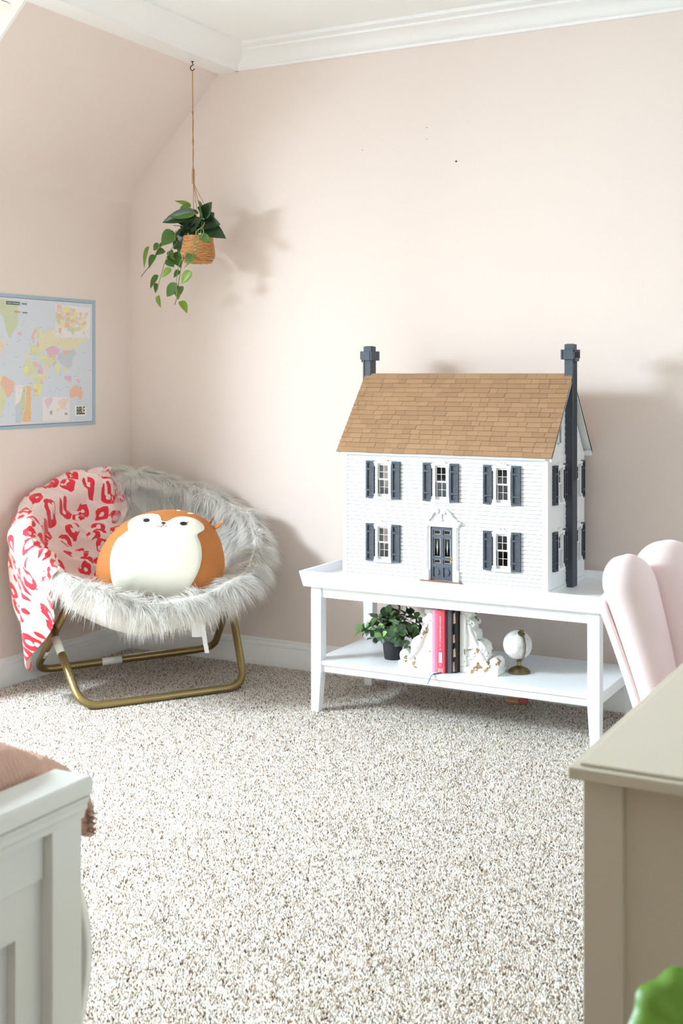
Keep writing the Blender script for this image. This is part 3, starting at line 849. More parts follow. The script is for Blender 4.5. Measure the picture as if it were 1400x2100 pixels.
# ------------------------------------------------------------------ world map on the left wall
MAP_SHAPES = [
 ('green',[(-.563,.498),(-.461,.496),(-.466,.4),(-.489,.376),(-.509,.347),(-.528,.38),(-.542,.432),(-.563,.443)]),
 ('peach',[(-.563,.347),(-.546,.339),(-.53,.319),(-.563,.283)]),
 ('orange',[(-.555,.199),(-.538,.206),(-.482,.181),(-.489,.151),(-.514,.122),(-.53,.131),(-.538,.152),(-.559,.173)]),
 ('lime',[(-.563,.17),(-.538,.152),(-.526,.128),(-.546,.07),(-.559,.053),(-.563,.053)]),
 ('yellow',[(-.563,.207),(-.55,.202),(-.555,.184),(-.563,.181)]),
 ('lime',[(-.438,.237),(-.421,.264),(-.382,.273),(-.378,.243),(-.352,.237),(-.378,.213),(-.395,.206),(-.417,.201),(-.434,.216)]),
 ('yellow',[(-.434,.234),(-.419,.246),(-.406,.237),(-.408,.219),(-.43,.216)]),
 ('orange',[(-.378,.261),(-.352,.259),(-.347,.24),(-.374,.243)]),
 ('blue',[(-.349,.252),(-.33,.248),(-.33,.234),(-.347,.237)]),
 ('pink',[(-.352,.233),(-.325,.234),(-.321,.219),(-.352,.212)]),
 ('yellow',[(-.378,.213),(-.352,.212),(-.321,.218),(-.302,.215),(-.303,.201),(-.343,.204),(-.382,.2)]),
 ('lime',[(-.38,.198),(-.343,.203),(-.338,.177),(-.374,.177)]),
 ('peach',[(-.341,.201),(-.304,.199),(-.323,.177),(-.336,.177)]),
 ('pink',[(-.338,.183),(-.323,.183),(-.325,.171),(-.338,.169)]),
 ('yellow',[(-.378,.176),(-.325,.174),(-.332,.137),(-.352,.119),(-.371,.126)]),
 ('orange',[(-.376,.156),(-.352,.154),(-.354,.141),(-.374,.141)]),
 ('lime',[(-.365,.135),(-.343,.134),(-.349,.12),(-.365,.123)]),
 ('orange',[(-.382,.34),(-.387,.364),(-.371,.388),(-.36,.393),(-.365,.376),(-.374,.361),(-.374,.334)]),
 ('lime',[(-.361,.394),(-.345,.398),(-.346,.355),(-.36,.355),(-.358,.376)]),
 ('lime',[(-.395,.321),(-.378,.331),(-.343,.322),(-.343,.289),(-.365,.283),(-.395,.291)]),
 ('yellow',[(-.382,.315),(-.36,.316),(-.36,.301),(-.382,.303)]),
 ('orange',[(-.356,.34),(-.343,.334),(-.343,.322),(-.356,.322)]),
 ('yellow',[(-.425,.291),(-.406,.291),(-.408,.275),(-.423,.274)]),
 ('pink',[(-.466,.375),(-.442,.377),(-.447,.363),(-.461,.363)]),
 ('sand',[(-.346,.395),(-.334,.392),(-.325,.374),(-.29,.388),(-.253,.393),(-.251,.359),(-.036,.358),(-.065,.345),(-.109,.341),(-.111,.309),(-.133,.317),(-.152,.32),(-.17,.313),(-.226,.324),(-.262,.328),(-.303,.314),(-.321,.292),(-.343,.307),(-.346,.343)]),
 ('pink',[(-.303,.313),(-.262,.328),(-.221,.312),(-.235,.293),(-.29,.282)]),
 ('orange',[(-.29,.283),(-.244,.292),(-.253,.276),(-.285,.276)]),
 ('blue',[(-.234,.293),(-.203,.303),(-.152,.309),(-.142,.32),(-.121,.298),(-.147,.279),(-.147,.251),(-.17,.235),(-.203,.247),(-.231,.269)]),
 ('orange',[(-.212,.309),(-.156,.31),(-.184,.287)]),
 ('yellow',[(-.253,.259),(-.221,.247),(-.231,.215),(-.24,.213),(-.249,.241)]),
 ('pink',[(-.267,.256),(-.247,.269),(-.244,.258),(-.26,.242)]),
 ('lime',[(-.347,.283),(-.298,.285),(-.253,.276),(-.249,.265),(-.281,.244),(-.303,.253),(-.325,.256)]),
 ('peach',[(-.325,.254),(-.281,.242),(-.307,.224)]),
 ('yellow',[(-.345,.283),(-.301,.285),(-.307,.274),(-.338,.274)]),
 ('yellow',[(-.208,.244),(-.194,.241),(-.173,.219),(-.18,.213),(-.194,.225)]),
 ('pink',[(-.198,.204),(-.152,.205),(-.154,.179),(-.168,.182),(-.189,.191)]),
 ('pink',[(-.123,.194),(-.099,.188),(-.099,.175),(-.118,.181)]),
 ('orange',[(-.162,.147),(-.142,.163),(-.121,.169),(-.109,.156),(-.099,.166),(-.08,.134),(-.094,.105),(-.118,.122),(-.161,.116)]),
 ('white',[(-.253,.493),(-.034,.491),(-.039,.361),(-.254,.359)]),
 ('white',[(-.478,.17),(-.39,.17),(-.391,.021),(-.478,.023)]),
 ('blue',[(-.477,.092),(-.459,.103),(-.444,.079),(-.442,.044),(-.447,.023),(-.477,.023)]),
 ('green',[(-.434,.164),(-.419,.167),(-.425,.121),(-.425,.085),(-.442,.038),(-.459,.098),(-.447,.121)]),
 ('amber',[(-.417,.167),(-.391,.168),(-.392,.025),(-.444,.027),(-.425,.079),(-.419,.127)]),
 ('white',[(-.325,.122),(-.163,.119),(-.165,.022),(-.325,.026)]),
 ('rose',[(-.319,.107),(-.298,.118),(-.267,.121),(-.267,.099),(-.285,.088),(-.294,.069),(-.305,.091)]),
 ('peach',[(-.233,.102),(-.198,.115),(-.166,.104),(-.184,.088),(-.194,.07),(-.217,.074)]),
 ('yellow',[(-.247,.074),(-.221,.074),(-.235,.055),(-.242,.059)]),
 ('gray',[(-.283,.066),(-.267,.066),(-.269,.05),(-.281,.052)]),
 ('gray',[(-.196,.054),(-.18,.057),(-.177,.046),(-.194,.048)]),
 ('paper',[(-.13,.084),(-.063,.081),(-.065,.039),(-.13,.041)]),
 ('teal',[(-.527,.492),(-.452,.492),(-.452,.48),(-.527,.48)]),
 ('green',[(-.525,.465),(-.497,.465),(-.497,.45),(-.525,.45)]),
 ('orange',[(-.24,.493),(-.217,.492),(-.217,.48),(-.241,.48)]),
 ('rose',[(-.242,.479),(-.217,.48),(-.219,.464),(-.245,.463)]),
 ('green',[(-.249,.462),(-.236,.463),(-.235,.449),(-.221,.43),(-.221,.408),(-.243,.423),(-.248,.444)]),
 ('amber',[(-.235,.457),(-.213,.457),(-.214,.434),(-.223,.434),(-.235,.447)]),
 ('yellow',[(-.21,.486),(-.168,.485),(-.168,.466),(-.208,.465)]),
 ('lime',[(-.218,.489),(-.212,.486),(-.208,.465),(-.198,.463),(-.2,.454),(-.217,.457)]),
 ('rose',[(-.213,.45),(-.192,.45),(-.194,.429),(-.214,.43)]),
 ('yellow',[(-.22,.425),(-.192,.426),(-.196,.401),(-.208,.401),(-.22,.409)]),
 ('amber',[(-.189,.465),(-.164,.466),(-.164,.45),(-.189,.449)]),
 ('green',[(-.189,.446),(-.162,.447),(-.163,.428),(-.189,.427)]),
 ('orange',[(-.192,.424),(-.166,.425),(-.166,.402),(-.195,.401)]),
 ('lime',[(-.166,.483),(-.147,.482),(-.147,.468),(-.166,.467)]),
 ('rose',[(-.166,.466),(-.138,.467),(-.138,.453),(-.166,.452)]),
 ('yellow',[(-.162,.45),(-.136,.451),(-.136,.439),(-.162,.438)]),
 ('amber',[(-.162,.436),(-.135,.437),(-.135,.423),(-.162,.422)]),
 ('green',[(-.162,.419),(-.158,.405),(-.134,.404),(-.132,.386),(-.145,.37),(-.158,.385),(-.175,.39),(-.179,.399),(-.164,.402)]),
 ('yellow',[(-.156,.421),(-.13,.422),(-.13,.407),(-.155,.405)]),
 ('orange',[(-.146,.481),(-.123,.478),(-.136,.468),(-.146,.467)]),
 ('yellow',[(-.137,.467),(-.113,.468),(-.113,.448),(-.135,.447)]),
 ('lime',[(-.135,.446),(-.114,.447),(-.117,.436),(-.134,.436)]),
 ('rose',[(-.134,.434),(-.112,.435),(-.112,.419),(-.129,.419)]),
 ('green',[(-.106,.467),(-.088,.466),(-.093,.45),(-.104,.453)]),
 ('rose',[(-.112,.447),(-.088,.448),(-.091,.435),(-.111,.434)]),
 ('yellow',[(-.089,.442),(-.062,.444),(-.066,.431),(-.089,.43)]),
 ('yellow',[(-.113,.424),(-.084,.426),(-.085,.413),(-.113,.412)]),
 ('amber',[(-.083,.43),(-.06,.43),(-.066,.417),(-.083,.416)]),
 ('lime',[(-.132,.404),(-.112,.405),(-.113,.388),(-.13,.388)]),
 ('rose',[(-.112,.408),(-.095,.408),(-.099,.392),(-.112,.391)]),
 ('yellow',[(-.095,.411),(-.066,.414),(-.082,.397),(-.097,.398)]),
 ('rose',[(-.082,.394),(-.073,.39),(-.066,.375),(-.075,.374)]),
 ('amber',[(-.232,.4),(-.213,.399),(-.215,.382),(-.225,.375),(-.231,.381)]),
 ('rose',[(-.071,.466),(-.046,.47),(-.051,.456),(-.069,.456)]),
 ('lime',[(-.08,.451),(-.057,.453),(-.06,.446),(-.08,.444)]),
]
LEAVES = [
 (-0.009,-0.581,-0.085,-0.54,0.027,2),
 (-0.015,-0.592,-0.066,-0.581,0.032,1),
 (0.017,-0.628,-0.144,-0.647,0.05,0),
 (0.015,-0.621,-0.119,-0.623,0.044,1),
 (0.029,-0.615,-0.061,-0.604,0.037,0),
 (0.033,-0.634,0.048,-0.583,0.054,1),
 (0.046,-0.638,0.084,-0.582,0.047,0),
 (0.058,-0.635,0.104,-0.613,0.047,0),
 (0.054,-0.648,0.123,-0.662,0.05,0),
 (0.052,-0.665,0.144,-0.707,0.059,0),
 (0.033,-0.665,-0.029,-0.701,0.038,1),
 (0.023,-0.64,-0.024,-0.666,0.05,0),
 (-0.022,-0.681,-0.104,-0.724,0.057,0),
 (-0.094,-0.682,-0.145,-0.737,0.05,1),
 (-0.048,-0.71,-0.094,-0.75,0.05,0),
 (-0.048,-0.727,-0.072,-0.772,0.028,1),
 (-0.167,-0.721,-0.199,-0.746,0.022,1),
 (-0.144,-0.722,-0.164,-0.74,0.015,1),
 (-0.139,-0.756,-0.174,-0.776,0.025,1),
 (-0.212,-0.74,-0.238,-0.825,0.017,2),
 (-0.184,-0.775,-0.212,-0.82,0.025,1),
 (-0.115,-0.754,-0.1,-0.782,0.025,1),
 (-0.104,-0.768,-0.061,-0.814,0.05,1),
 (-0.119,-0.788,-0.094,-0.821,0.037,1),
 (-0.103,-0.833,-0.15,-0.865,0.027,2),
 (-0.068,-0.831,-0.09,-0.86,0.019,1),
 (0.017,-0.809,-0.047,-0.831,0.035,2),
 (-0.005,-0.784,-0.03,-0.812,0.027,1),
 (-0.005,-0.852,-0.052,-0.898,0.035,2),
 (-0.167,-0.856,-0.218,-0.903,0.027,1),
 (-0.182,-0.881,-0.183,-0.921,0.017,1),
 (-0.075,-0.891,-0.128,-0.943,0.038,1),
 (-0.061,-0.904,-0.056,-0.934,0.023,1),
 (-0.081,-0.915,-0.07,-0.955,0.027,2),
 (-0.172,-0.932,-0.16,-0.981,0.019,2),
 (-0.057,-0.961,-0.027,-1.005,0.028,2),
 (0.037,-0.714,0.083,-0.738,0.03,1),
 (-0.011,-0.655,-0.057,-0.662,0.037,0),
 (-0.036,-0.697,-0.077,-0.708,0.04,0),
 (0.062,-0.612,0.029,-0.6,0.037,1),
]
STEMS = [
  [(0.033, -0.687), (0.013, -0.753), (-0.036, -0.785), (-0.057, -0.824), (-0.066, -0.888), (-0.061, -0.919), (-0.057, -0.961)] ,
  [(-0.094, -0.68), (-0.144, -0.722), (-0.177, -0.778), (-0.203, -0.818), (-0.243, -0.86)] ,
  [(-0.069, -0.722), (-0.11, -0.761), (-0.131, -0.808), (-0.148, -0.865), (-0.161, -0.909), (-0.168, -0.931)] ,
  [(-0.04, -0.791), (-0.052, -0.831), (-0.061, -0.898), (-0.057, -0.932), (-0.074, -0.983)] ,
  [(0.058, -0.662), (0.052, -0.682), (0.029, -0.69), (0.017, -0.733), (0.013, -0.8)] ,
  [(0.07, -0.589), (0.048, -0.648), (0.046, -0.701)] ,
  [(0.046, -0.681), (0.06, -0.702), (0.037, -0.738), (0.009, -0.807)] ,
  [(0.033, -0.667), (-0.036, -0.663), (-0.085, -0.66)] ,
  [(-0.077, -0.725), (-0.085, -0.708), (-0.073, -0.681)] ,
]

MAPC = dict(sea=(216, 220, 228), green=(196, 204, 158), peach=(240, 206, 182), orange=(236, 172, 144), lime=(210, 214, 158), yellow=(232, 222, 140), blue=(188, 196, 206), pink=(222, 168, 192),
            sand=(228, 216, 170), white=(236, 230, 230), amber=(230, 178, 116), rose=(226, 192, 204), gray=(150, 150, 150), paper=(246, 242, 230), teal=(58, 92, 98))
wmap = thing('world_map', 'large world map poster with a blue-grey border on the left wall', 'map', (XL, 4.071, .983))
def soft(c): return tuple(v*.72 + w_*.28 for v, w_ in zip(c, (232, 230, 230)))
def map_print():
    V = []; F = []; C_ = []
    def face(P, x, c):
        o = len(V); V.extend((x, a, b) for a, b in P); F.append(tuple(range(o, o+len(P)))); C_.extend([lin(c)]*len(P))
    W0, W1, H0, H1 = -.86, 0, 0, .522
    e = .020; face([(W0+e, H0+e*.6), (W1-e, H0+.014), (W1-e, H1-.014), (W0+e, H1-.014)], .0022, (120, 84, 92))
    e = .0215; face([(W0+e, H0+.0158), (W1-e, H0+.0158), (W1-e, H1-.0158), (W0+e, H1-.0158)], .0024, MAPC['sea'])
    for k, (n, P) in enumerate(MAP_SHAPES): face(P, .0026 + .00001*k, MAPC[n] if n in ('teal', 'paper', 'white') else soft(MAPC[n]))
    # land further left, towards the end of the poster
    face([(-.80, .44), (-.66, .46), (-.585, .40), (-.60, .33), (-.66, .26), (-.70, .27), (-.76, .36)], .0026, MAPC['peach'])
    face([(-.62, .19), (-.565, .18), (-.57, .10), (-.60, .06), (-.63, .14)], .0026, MAPC['lime'])
    # tiny captions, too small to read
    r_ = random.Random(3)
    for k in range(90):
        a = r_.uniform(-.56, -.03); b = r_.uniform(.03, .42); w_ = r_.uniform(.004, .010)
        face([(a, b), (a+w_, b), (a+w_, b+.0014), (a, b+.0014)], .0036, (140, 142, 150))
    me = bpy.data.meshes.new('map_print'); me.from_pydata(V, [], F); me.update()
    at = me.color_attributes.new('tint', 'FLOAT_COLOR', 'POINT')
    at.data.foreach_set('color', np.hstack([np.array(C_), np.ones((len(V), 1))]).astype(np.float32).ravel())
    return me
G().bx(0, .002, -.86, 0, 0, .522).obj('border_sheet', M('map_border_blue', (166, 186, 198), .6, var=.04, vscale=20), wmap)
link('map_print', map_print(), M_attr('map_ink', rough=.45), wmap)
INK = M('map_black_ink', (34, 32, 32), .6)
tr = (R(90), 0, R(90))
text_mesh('map_title', 'BIBLE', .046, INK, wmap, (.0040, -.0965, .0605), tr, sx=.48, bold=.0004)
text_mesh('map_logo', "GOD'S WORLD", .0086, M('logo_white', (240, 242, 240), .6), wmap, (.0040, -.489, .4855), tr, sx=1.15)
text_mesh('map_logo', 'NEWS', .0086, INK, wmap, (.0040, -.4295, .4855), tr, sx=1.15)
text_mesh('map_logo', 'WORLD', .008, M('logo_orange', (206, 130, 84), .6), wmap, (.0040, -.4665, .4535), tr, sx=1.2)
text_mesh('map_logo', 'NEWS', .008, INK, wmap, (.0040, -.4255, .4515), tr, sx=1.2)

# ------------------------------------------------------------------ hook and hanging plant
HK = Vector((-2.866, 4.078, SOF))
hook = thing('ceiling_hook', 'small black metal hook screwed into the boxed ceiling trim', 'hook', HK)
pts = [(0, 0, 0), (0, 0, -.008), (.003, 0, -.012)]
for k in range(13):
    a = R(70 + 265*k/12); pts.append((.0005 + .0105*math.cos(a), 0, -.0255 + .0105*math.sin(a)))
IRON = M('black_iron', (40, 36, 34), .4, .8)
g = G(); g.tube(pts, .0019, 8); g.obj('hook_wire', IRON, hook, smooth=True)
g = G(); g.lathe([(.004, -.002), (.006, -.001), (.006, 0), (.004, .0)], 12); g.obj('hook_collar', IRON, hook)

plant = thing('hanging_planter', 'trailing green plant in a woven basket hanging from jute twine', 'hanging plant', HK)
JUTE = M('jute_twine', (176, 132, 88), .9, var=.25, vscale=200, bump=.4, bscale=500)
bx_, bz_ = .028, -.806          # basket centre and bottom, local
cord = [(0, 0, -.036), (.001, .001, -.20), (.003, 0, -.30), (.002, .001, -.40), (.004, 0, -.44), (.005, 0, -.50)]
g = G(); g.tube(cord, .0018, 6)
for s in (-1, 1): g.tube([(x + .0022*math.sin(k*2.1+s), s*.002*math.cos(k*2.1), z) for k, (x, y, z) in enumerate([(.001, 0, -.20), (.002, 0, -.24), (.003, 0, -.28), (.003, 0, -.32), (.003, 0, -.36), (.004, 0, -.40), (.004, 0, -.44)])], .0014, 5)
g.obj('twine', JUTE, plant)
g = G()
for k in range(9): g.tube([(.004 + .0045*math.cos(a), .0045*math.sin(a), -.435 - k*.0065 - .004*a/6.28) for a in [2*PI*i/8 for i in range(9)]], .0022, 5)
g.tube([(.004, 0, -.49), (.012, -.002, -.497), (.016, -.003, -.505)], .0012, 4)
g.obj('knot', JUTE, plant)
for dx, dy in ((-.052, .02), (.052, .03), (.03, -.06), (-.02, .06)):
    G().tube([(.005, 0, -.49), (bx_ + dx*.6, dy*.6, -.60), (bx_ + dx, dy, -.715)], .0013, 5).obj('twine', JUTE, plant)
# basket: rows of wicker woven over upright ribs
WICK = M('wicker', (196, 138, 84), .65, var=.3, vscale=60, bump=.2, bscale=200)
prof = lambda t: float(np.interp(t, [0, .08, .25, .5, .8, 1], [.050, .058, .064, .0625, .057, .055]))
hb = .098
def basket():
    g = G(); rows = 15
    for i in range(rows):
        t = i/(rows-1); rr = prof(t); z = bz_ + hb*t
        P = []
        for k in range(72):
            a = 2*PI*k/72; r_ = rr + .0024*math.cos(12*a + PI*(i % 2))
            P.append((bx_ + r_*math.cos(a), r_*math.sin(a), z + .001*math.sin(12*a)))
        g.tube(P, .0040 if 0 < i < rows-1 else .0052, 6, closed=True, sq=(1, .9))
    for k in range(24):
        a = 2*PI*(k+.5)/24
        g.tube([(bx_ + prof(t)*math.cos(a), prof(t)*math.sin(a), bz_ + hb*t) for t in (0, .3, .6, 1)], .0022, 5)
    g.lathe([(.002, 0), (prof(0)-.002, 0), (prof(0)-.002, .004), (.002, .004)], 24, (bx_, 0, bz_-.002))
    g.lathe([(prof(1)-.006, -.010), (.002, -.010), (.002, -.012), (prof(1)-.006, -.012)], 24, (bx_, 0, bz_+hb))
    return g
basket().obj('basket', WICK, plant, smooth=True)
heart = [(0, .03), (.06, .30), (.18, .46), (.36, .50), (.55, .44), (.75, .28), (.9, .12), (1, .0)]
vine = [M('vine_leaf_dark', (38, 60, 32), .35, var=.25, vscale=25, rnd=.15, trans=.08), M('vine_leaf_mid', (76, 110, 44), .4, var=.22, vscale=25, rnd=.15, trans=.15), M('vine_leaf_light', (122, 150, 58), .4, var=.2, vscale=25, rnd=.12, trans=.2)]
r_ = random.Random(11)
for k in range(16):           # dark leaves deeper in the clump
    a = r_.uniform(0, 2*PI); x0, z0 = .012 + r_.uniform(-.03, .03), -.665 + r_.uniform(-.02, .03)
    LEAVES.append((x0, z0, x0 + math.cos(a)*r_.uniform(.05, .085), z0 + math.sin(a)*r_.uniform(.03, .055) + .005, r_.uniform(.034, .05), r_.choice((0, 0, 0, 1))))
camdir = Vector((.57, -.82, .05)).normalized()     # the room side of the plant
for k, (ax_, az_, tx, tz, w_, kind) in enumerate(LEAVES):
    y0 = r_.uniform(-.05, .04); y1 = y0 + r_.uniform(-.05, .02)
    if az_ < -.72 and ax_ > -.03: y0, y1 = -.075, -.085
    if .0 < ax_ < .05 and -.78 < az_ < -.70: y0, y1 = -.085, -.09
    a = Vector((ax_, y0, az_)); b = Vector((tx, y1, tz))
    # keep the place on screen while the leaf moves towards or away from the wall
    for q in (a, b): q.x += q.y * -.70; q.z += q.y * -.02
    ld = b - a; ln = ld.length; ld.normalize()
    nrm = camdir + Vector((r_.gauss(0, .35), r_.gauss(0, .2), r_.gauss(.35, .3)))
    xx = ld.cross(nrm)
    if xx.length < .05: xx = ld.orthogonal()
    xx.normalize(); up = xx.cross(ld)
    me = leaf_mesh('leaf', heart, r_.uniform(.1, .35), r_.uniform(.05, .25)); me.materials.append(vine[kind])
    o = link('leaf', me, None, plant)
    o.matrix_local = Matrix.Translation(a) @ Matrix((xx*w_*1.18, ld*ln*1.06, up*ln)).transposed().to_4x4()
VST = M('vine_stem', (112, 132, 72), .5, var=.2)
VDK = M('vine_stem_dark', (86, 78, 50), .6, var=.2)
for k, P in enumerate(STEMS):
    y = -.085 if k in (0, 4, 6, 3) else -.03
    G().tube(rounded([(x + y*-.70, y - .004*i, z) for i, (x, z) in enumerate(P)], .03, 3), .0015 if k < 4 else .0019, 5).obj('stem', VDK if k in (1, 3) else VST, plant, smooth=True)

# ------------------------------------------------------------------ round faux-fur chair
CA, CT = R(54), R(26.5)
cL = Vector((math.cos(CA), math.sin(CA), 0)); cF = Vector((math.sin(CA), -math.cos(CA), 0)); cZ = Vector((0, 0, 1))
cB = -cF*math.cos(CT) + cZ*math.sin(CT); cN = cF*math.sin(CT) + cZ*math.cos(CT)
CC = Vector((-2.885, 3.785, .563)); RR = .43
def disc(l, b, h): return CC + cL*l + cB*b + cN*h
chair = thing('saucer_chair', 'round white faux-fur saucer chair on a folding gold tube frame in the corner', 'chair', (0, 0, 0))
GOLD = M('gold_tube', (158, 138, 92), .36, .8, var=.06, vscale=15)
PL, PR = Vector((-3.085, 3.510, .262)), Vector((-2.655, 4.025, .275))
FLc, FRc = Vector((-2.868, 3.405, .0165)), Vector((-2.520, 3.930, .0165))
RLc, RRc = Vector((-3.308, 3.655, .044)), Vector((-2.846, 4.200, .075))
def ext(p, q, t): return p + (q-p)*t
off = Vector((.012, .016, 0))
g = G(); g.tube(rounded([ext(FLc, PL, 1.75)-off, FLc-off*0, FRc, ext(FRc, PR, 1.75)+off], .075, 8), .0145, 12); g.obj('front_frame', GOLD, chair, smooth=True)
g = G(); g.tube(rounded([ext(RLc, PL, 1.75)+off, RLc, RRc, ext(RRc, PR, 1.75)-off], .075, 8), .0145, 12); g.obj('rear_frame', GOLD, chair, smooth=True)
g = G(); g.tube([disc(RR*math.cos(2*PI*k/48), RR*math.sin(2*PI*k/48), -.012) for k in range(48)], .0125, 8, closed=True); g.obj('rim_hoop', GOLD, chair, smooth=True)
BOLT = M('dark_bolt', (40, 38, 36), .4, .6)
for p in (PL, PR):
    G().tube([p - cL*.022, p + cL*.022], .007, 8).obj('pivot_bolt', BOLT, chair)
STK = M('white_sticker', (236, 234, 230), .5, trans=0)
def sleeve(p, q, t0, t1, r_=.0152):
    G().tube([ext(p, q, t0), ext(p, q, t1)], r_, 12).obj('sticker', STK, chair, smooth=True)
sleeve(RLc, RRc, .36, .47, .0153)
G().tube([ext(RLc, RRc, .48)+cZ*.0125-cF*.002, ext(RLc, RRc, .72)+cZ*.0125-cF*.002], .004, 6).obj('sticker', STK, chair)
sleeve(RLc + off*.2, PL + off*.6, .36, .50)
sleeve(FLc, PL - off*.6, .66, .86, .0151)
# padded bowl
def pad_h(r_): return -.235*max(0, 1-(r_/RR)**2)**.9
def out_h(r_): return -.335*max(0, 1-(r_/(RR+.02))**2)**.8
prof = []
for k in range(13): 
    r_ = (RR-.012)*k/12; prof.append((r_, pad_h(r_)))
for k in range(1, 9):
    a = R(150 - 30*k + 20); prof.append((RR+.006 + .034*math.cos(a), .000 + .034*math.sin(a)))
for k in range(10, -1, -1):
    r_ = RR*.985*k/10; prof.append((r_, min(out_h(r_), -.055 if r_ > RR*.9 else out_h(r_))))
nA = 72
def wob(a, r_): return 1 + .012*math.sin(3*a+1) + .008*math.sin(7*a+2)
PV = np.array([[disc(wob(a, r_)*r_*math.cos(a), wob(a, r_)*r_*math.sin(a), h + (.010*math.sin(5*a+.7)+.006*math.sin(11*a) if r_ > RR*.8 else 0)) for a in [2*PI*i/nA for i in range(nA)]] for r_, h in prof])
g = G(); nP = len(prof)
g.grid(lambda u, v: tuple(PV[int(round(u*(nP-1)))][int(round(v*nA)) % nA]), nP, nA, cv=True)
PADM = M('white_plush_fabric', (244, 240, 234), .9, var=.03, vscale=30, bump=.2, bscale=300, sheen=.2)
pad = g.obj('padded_seat', PADM, chair, smooth=True)
# care tags sewn to the underside
TAGM = M('white_tag', (238, 238, 238), .6)
tp = Vector((-2.548, 3.652, .330))
vx = Vector((.88, .47, 0))
def tagsheet(p0, w_, pts):
    g = G(); V = []; F = []
    for i, (dx, dz, dn) in enumerate(pts):
        q = p0 + vx*dx + cZ*dz + Vector((.47, -.88, 0))*dn
        V += [q - vx*w_/2, q + vx*w_/2, q + vx*w_/2 + Vector((-.0005, .001, 0)), q - vx*w_/2 + Vector((-.0005, .001, 0))]
        if i:
            a, b = (i-1)*4, i*4
            F += [(a, a+1, b+1, b), (a+2, a+3, b+3, b+2), (a+1, a+2, b+2, b+1), (a+3, a, b, b+3)]
    g.add(V, F); return g.obj('care_tag', TAGM, chair)
tagsheet(tp, .048, [(0, 0, 0), (.002, -.03, .008), (.006, -.055, .006), (.008, -.078, .002)])
tagsheet(tp + vx*.022, .016, [(0, -.03, .006), (.006, -.07, .012), (.010, -.10, .010), (.016, -.135, .004)])

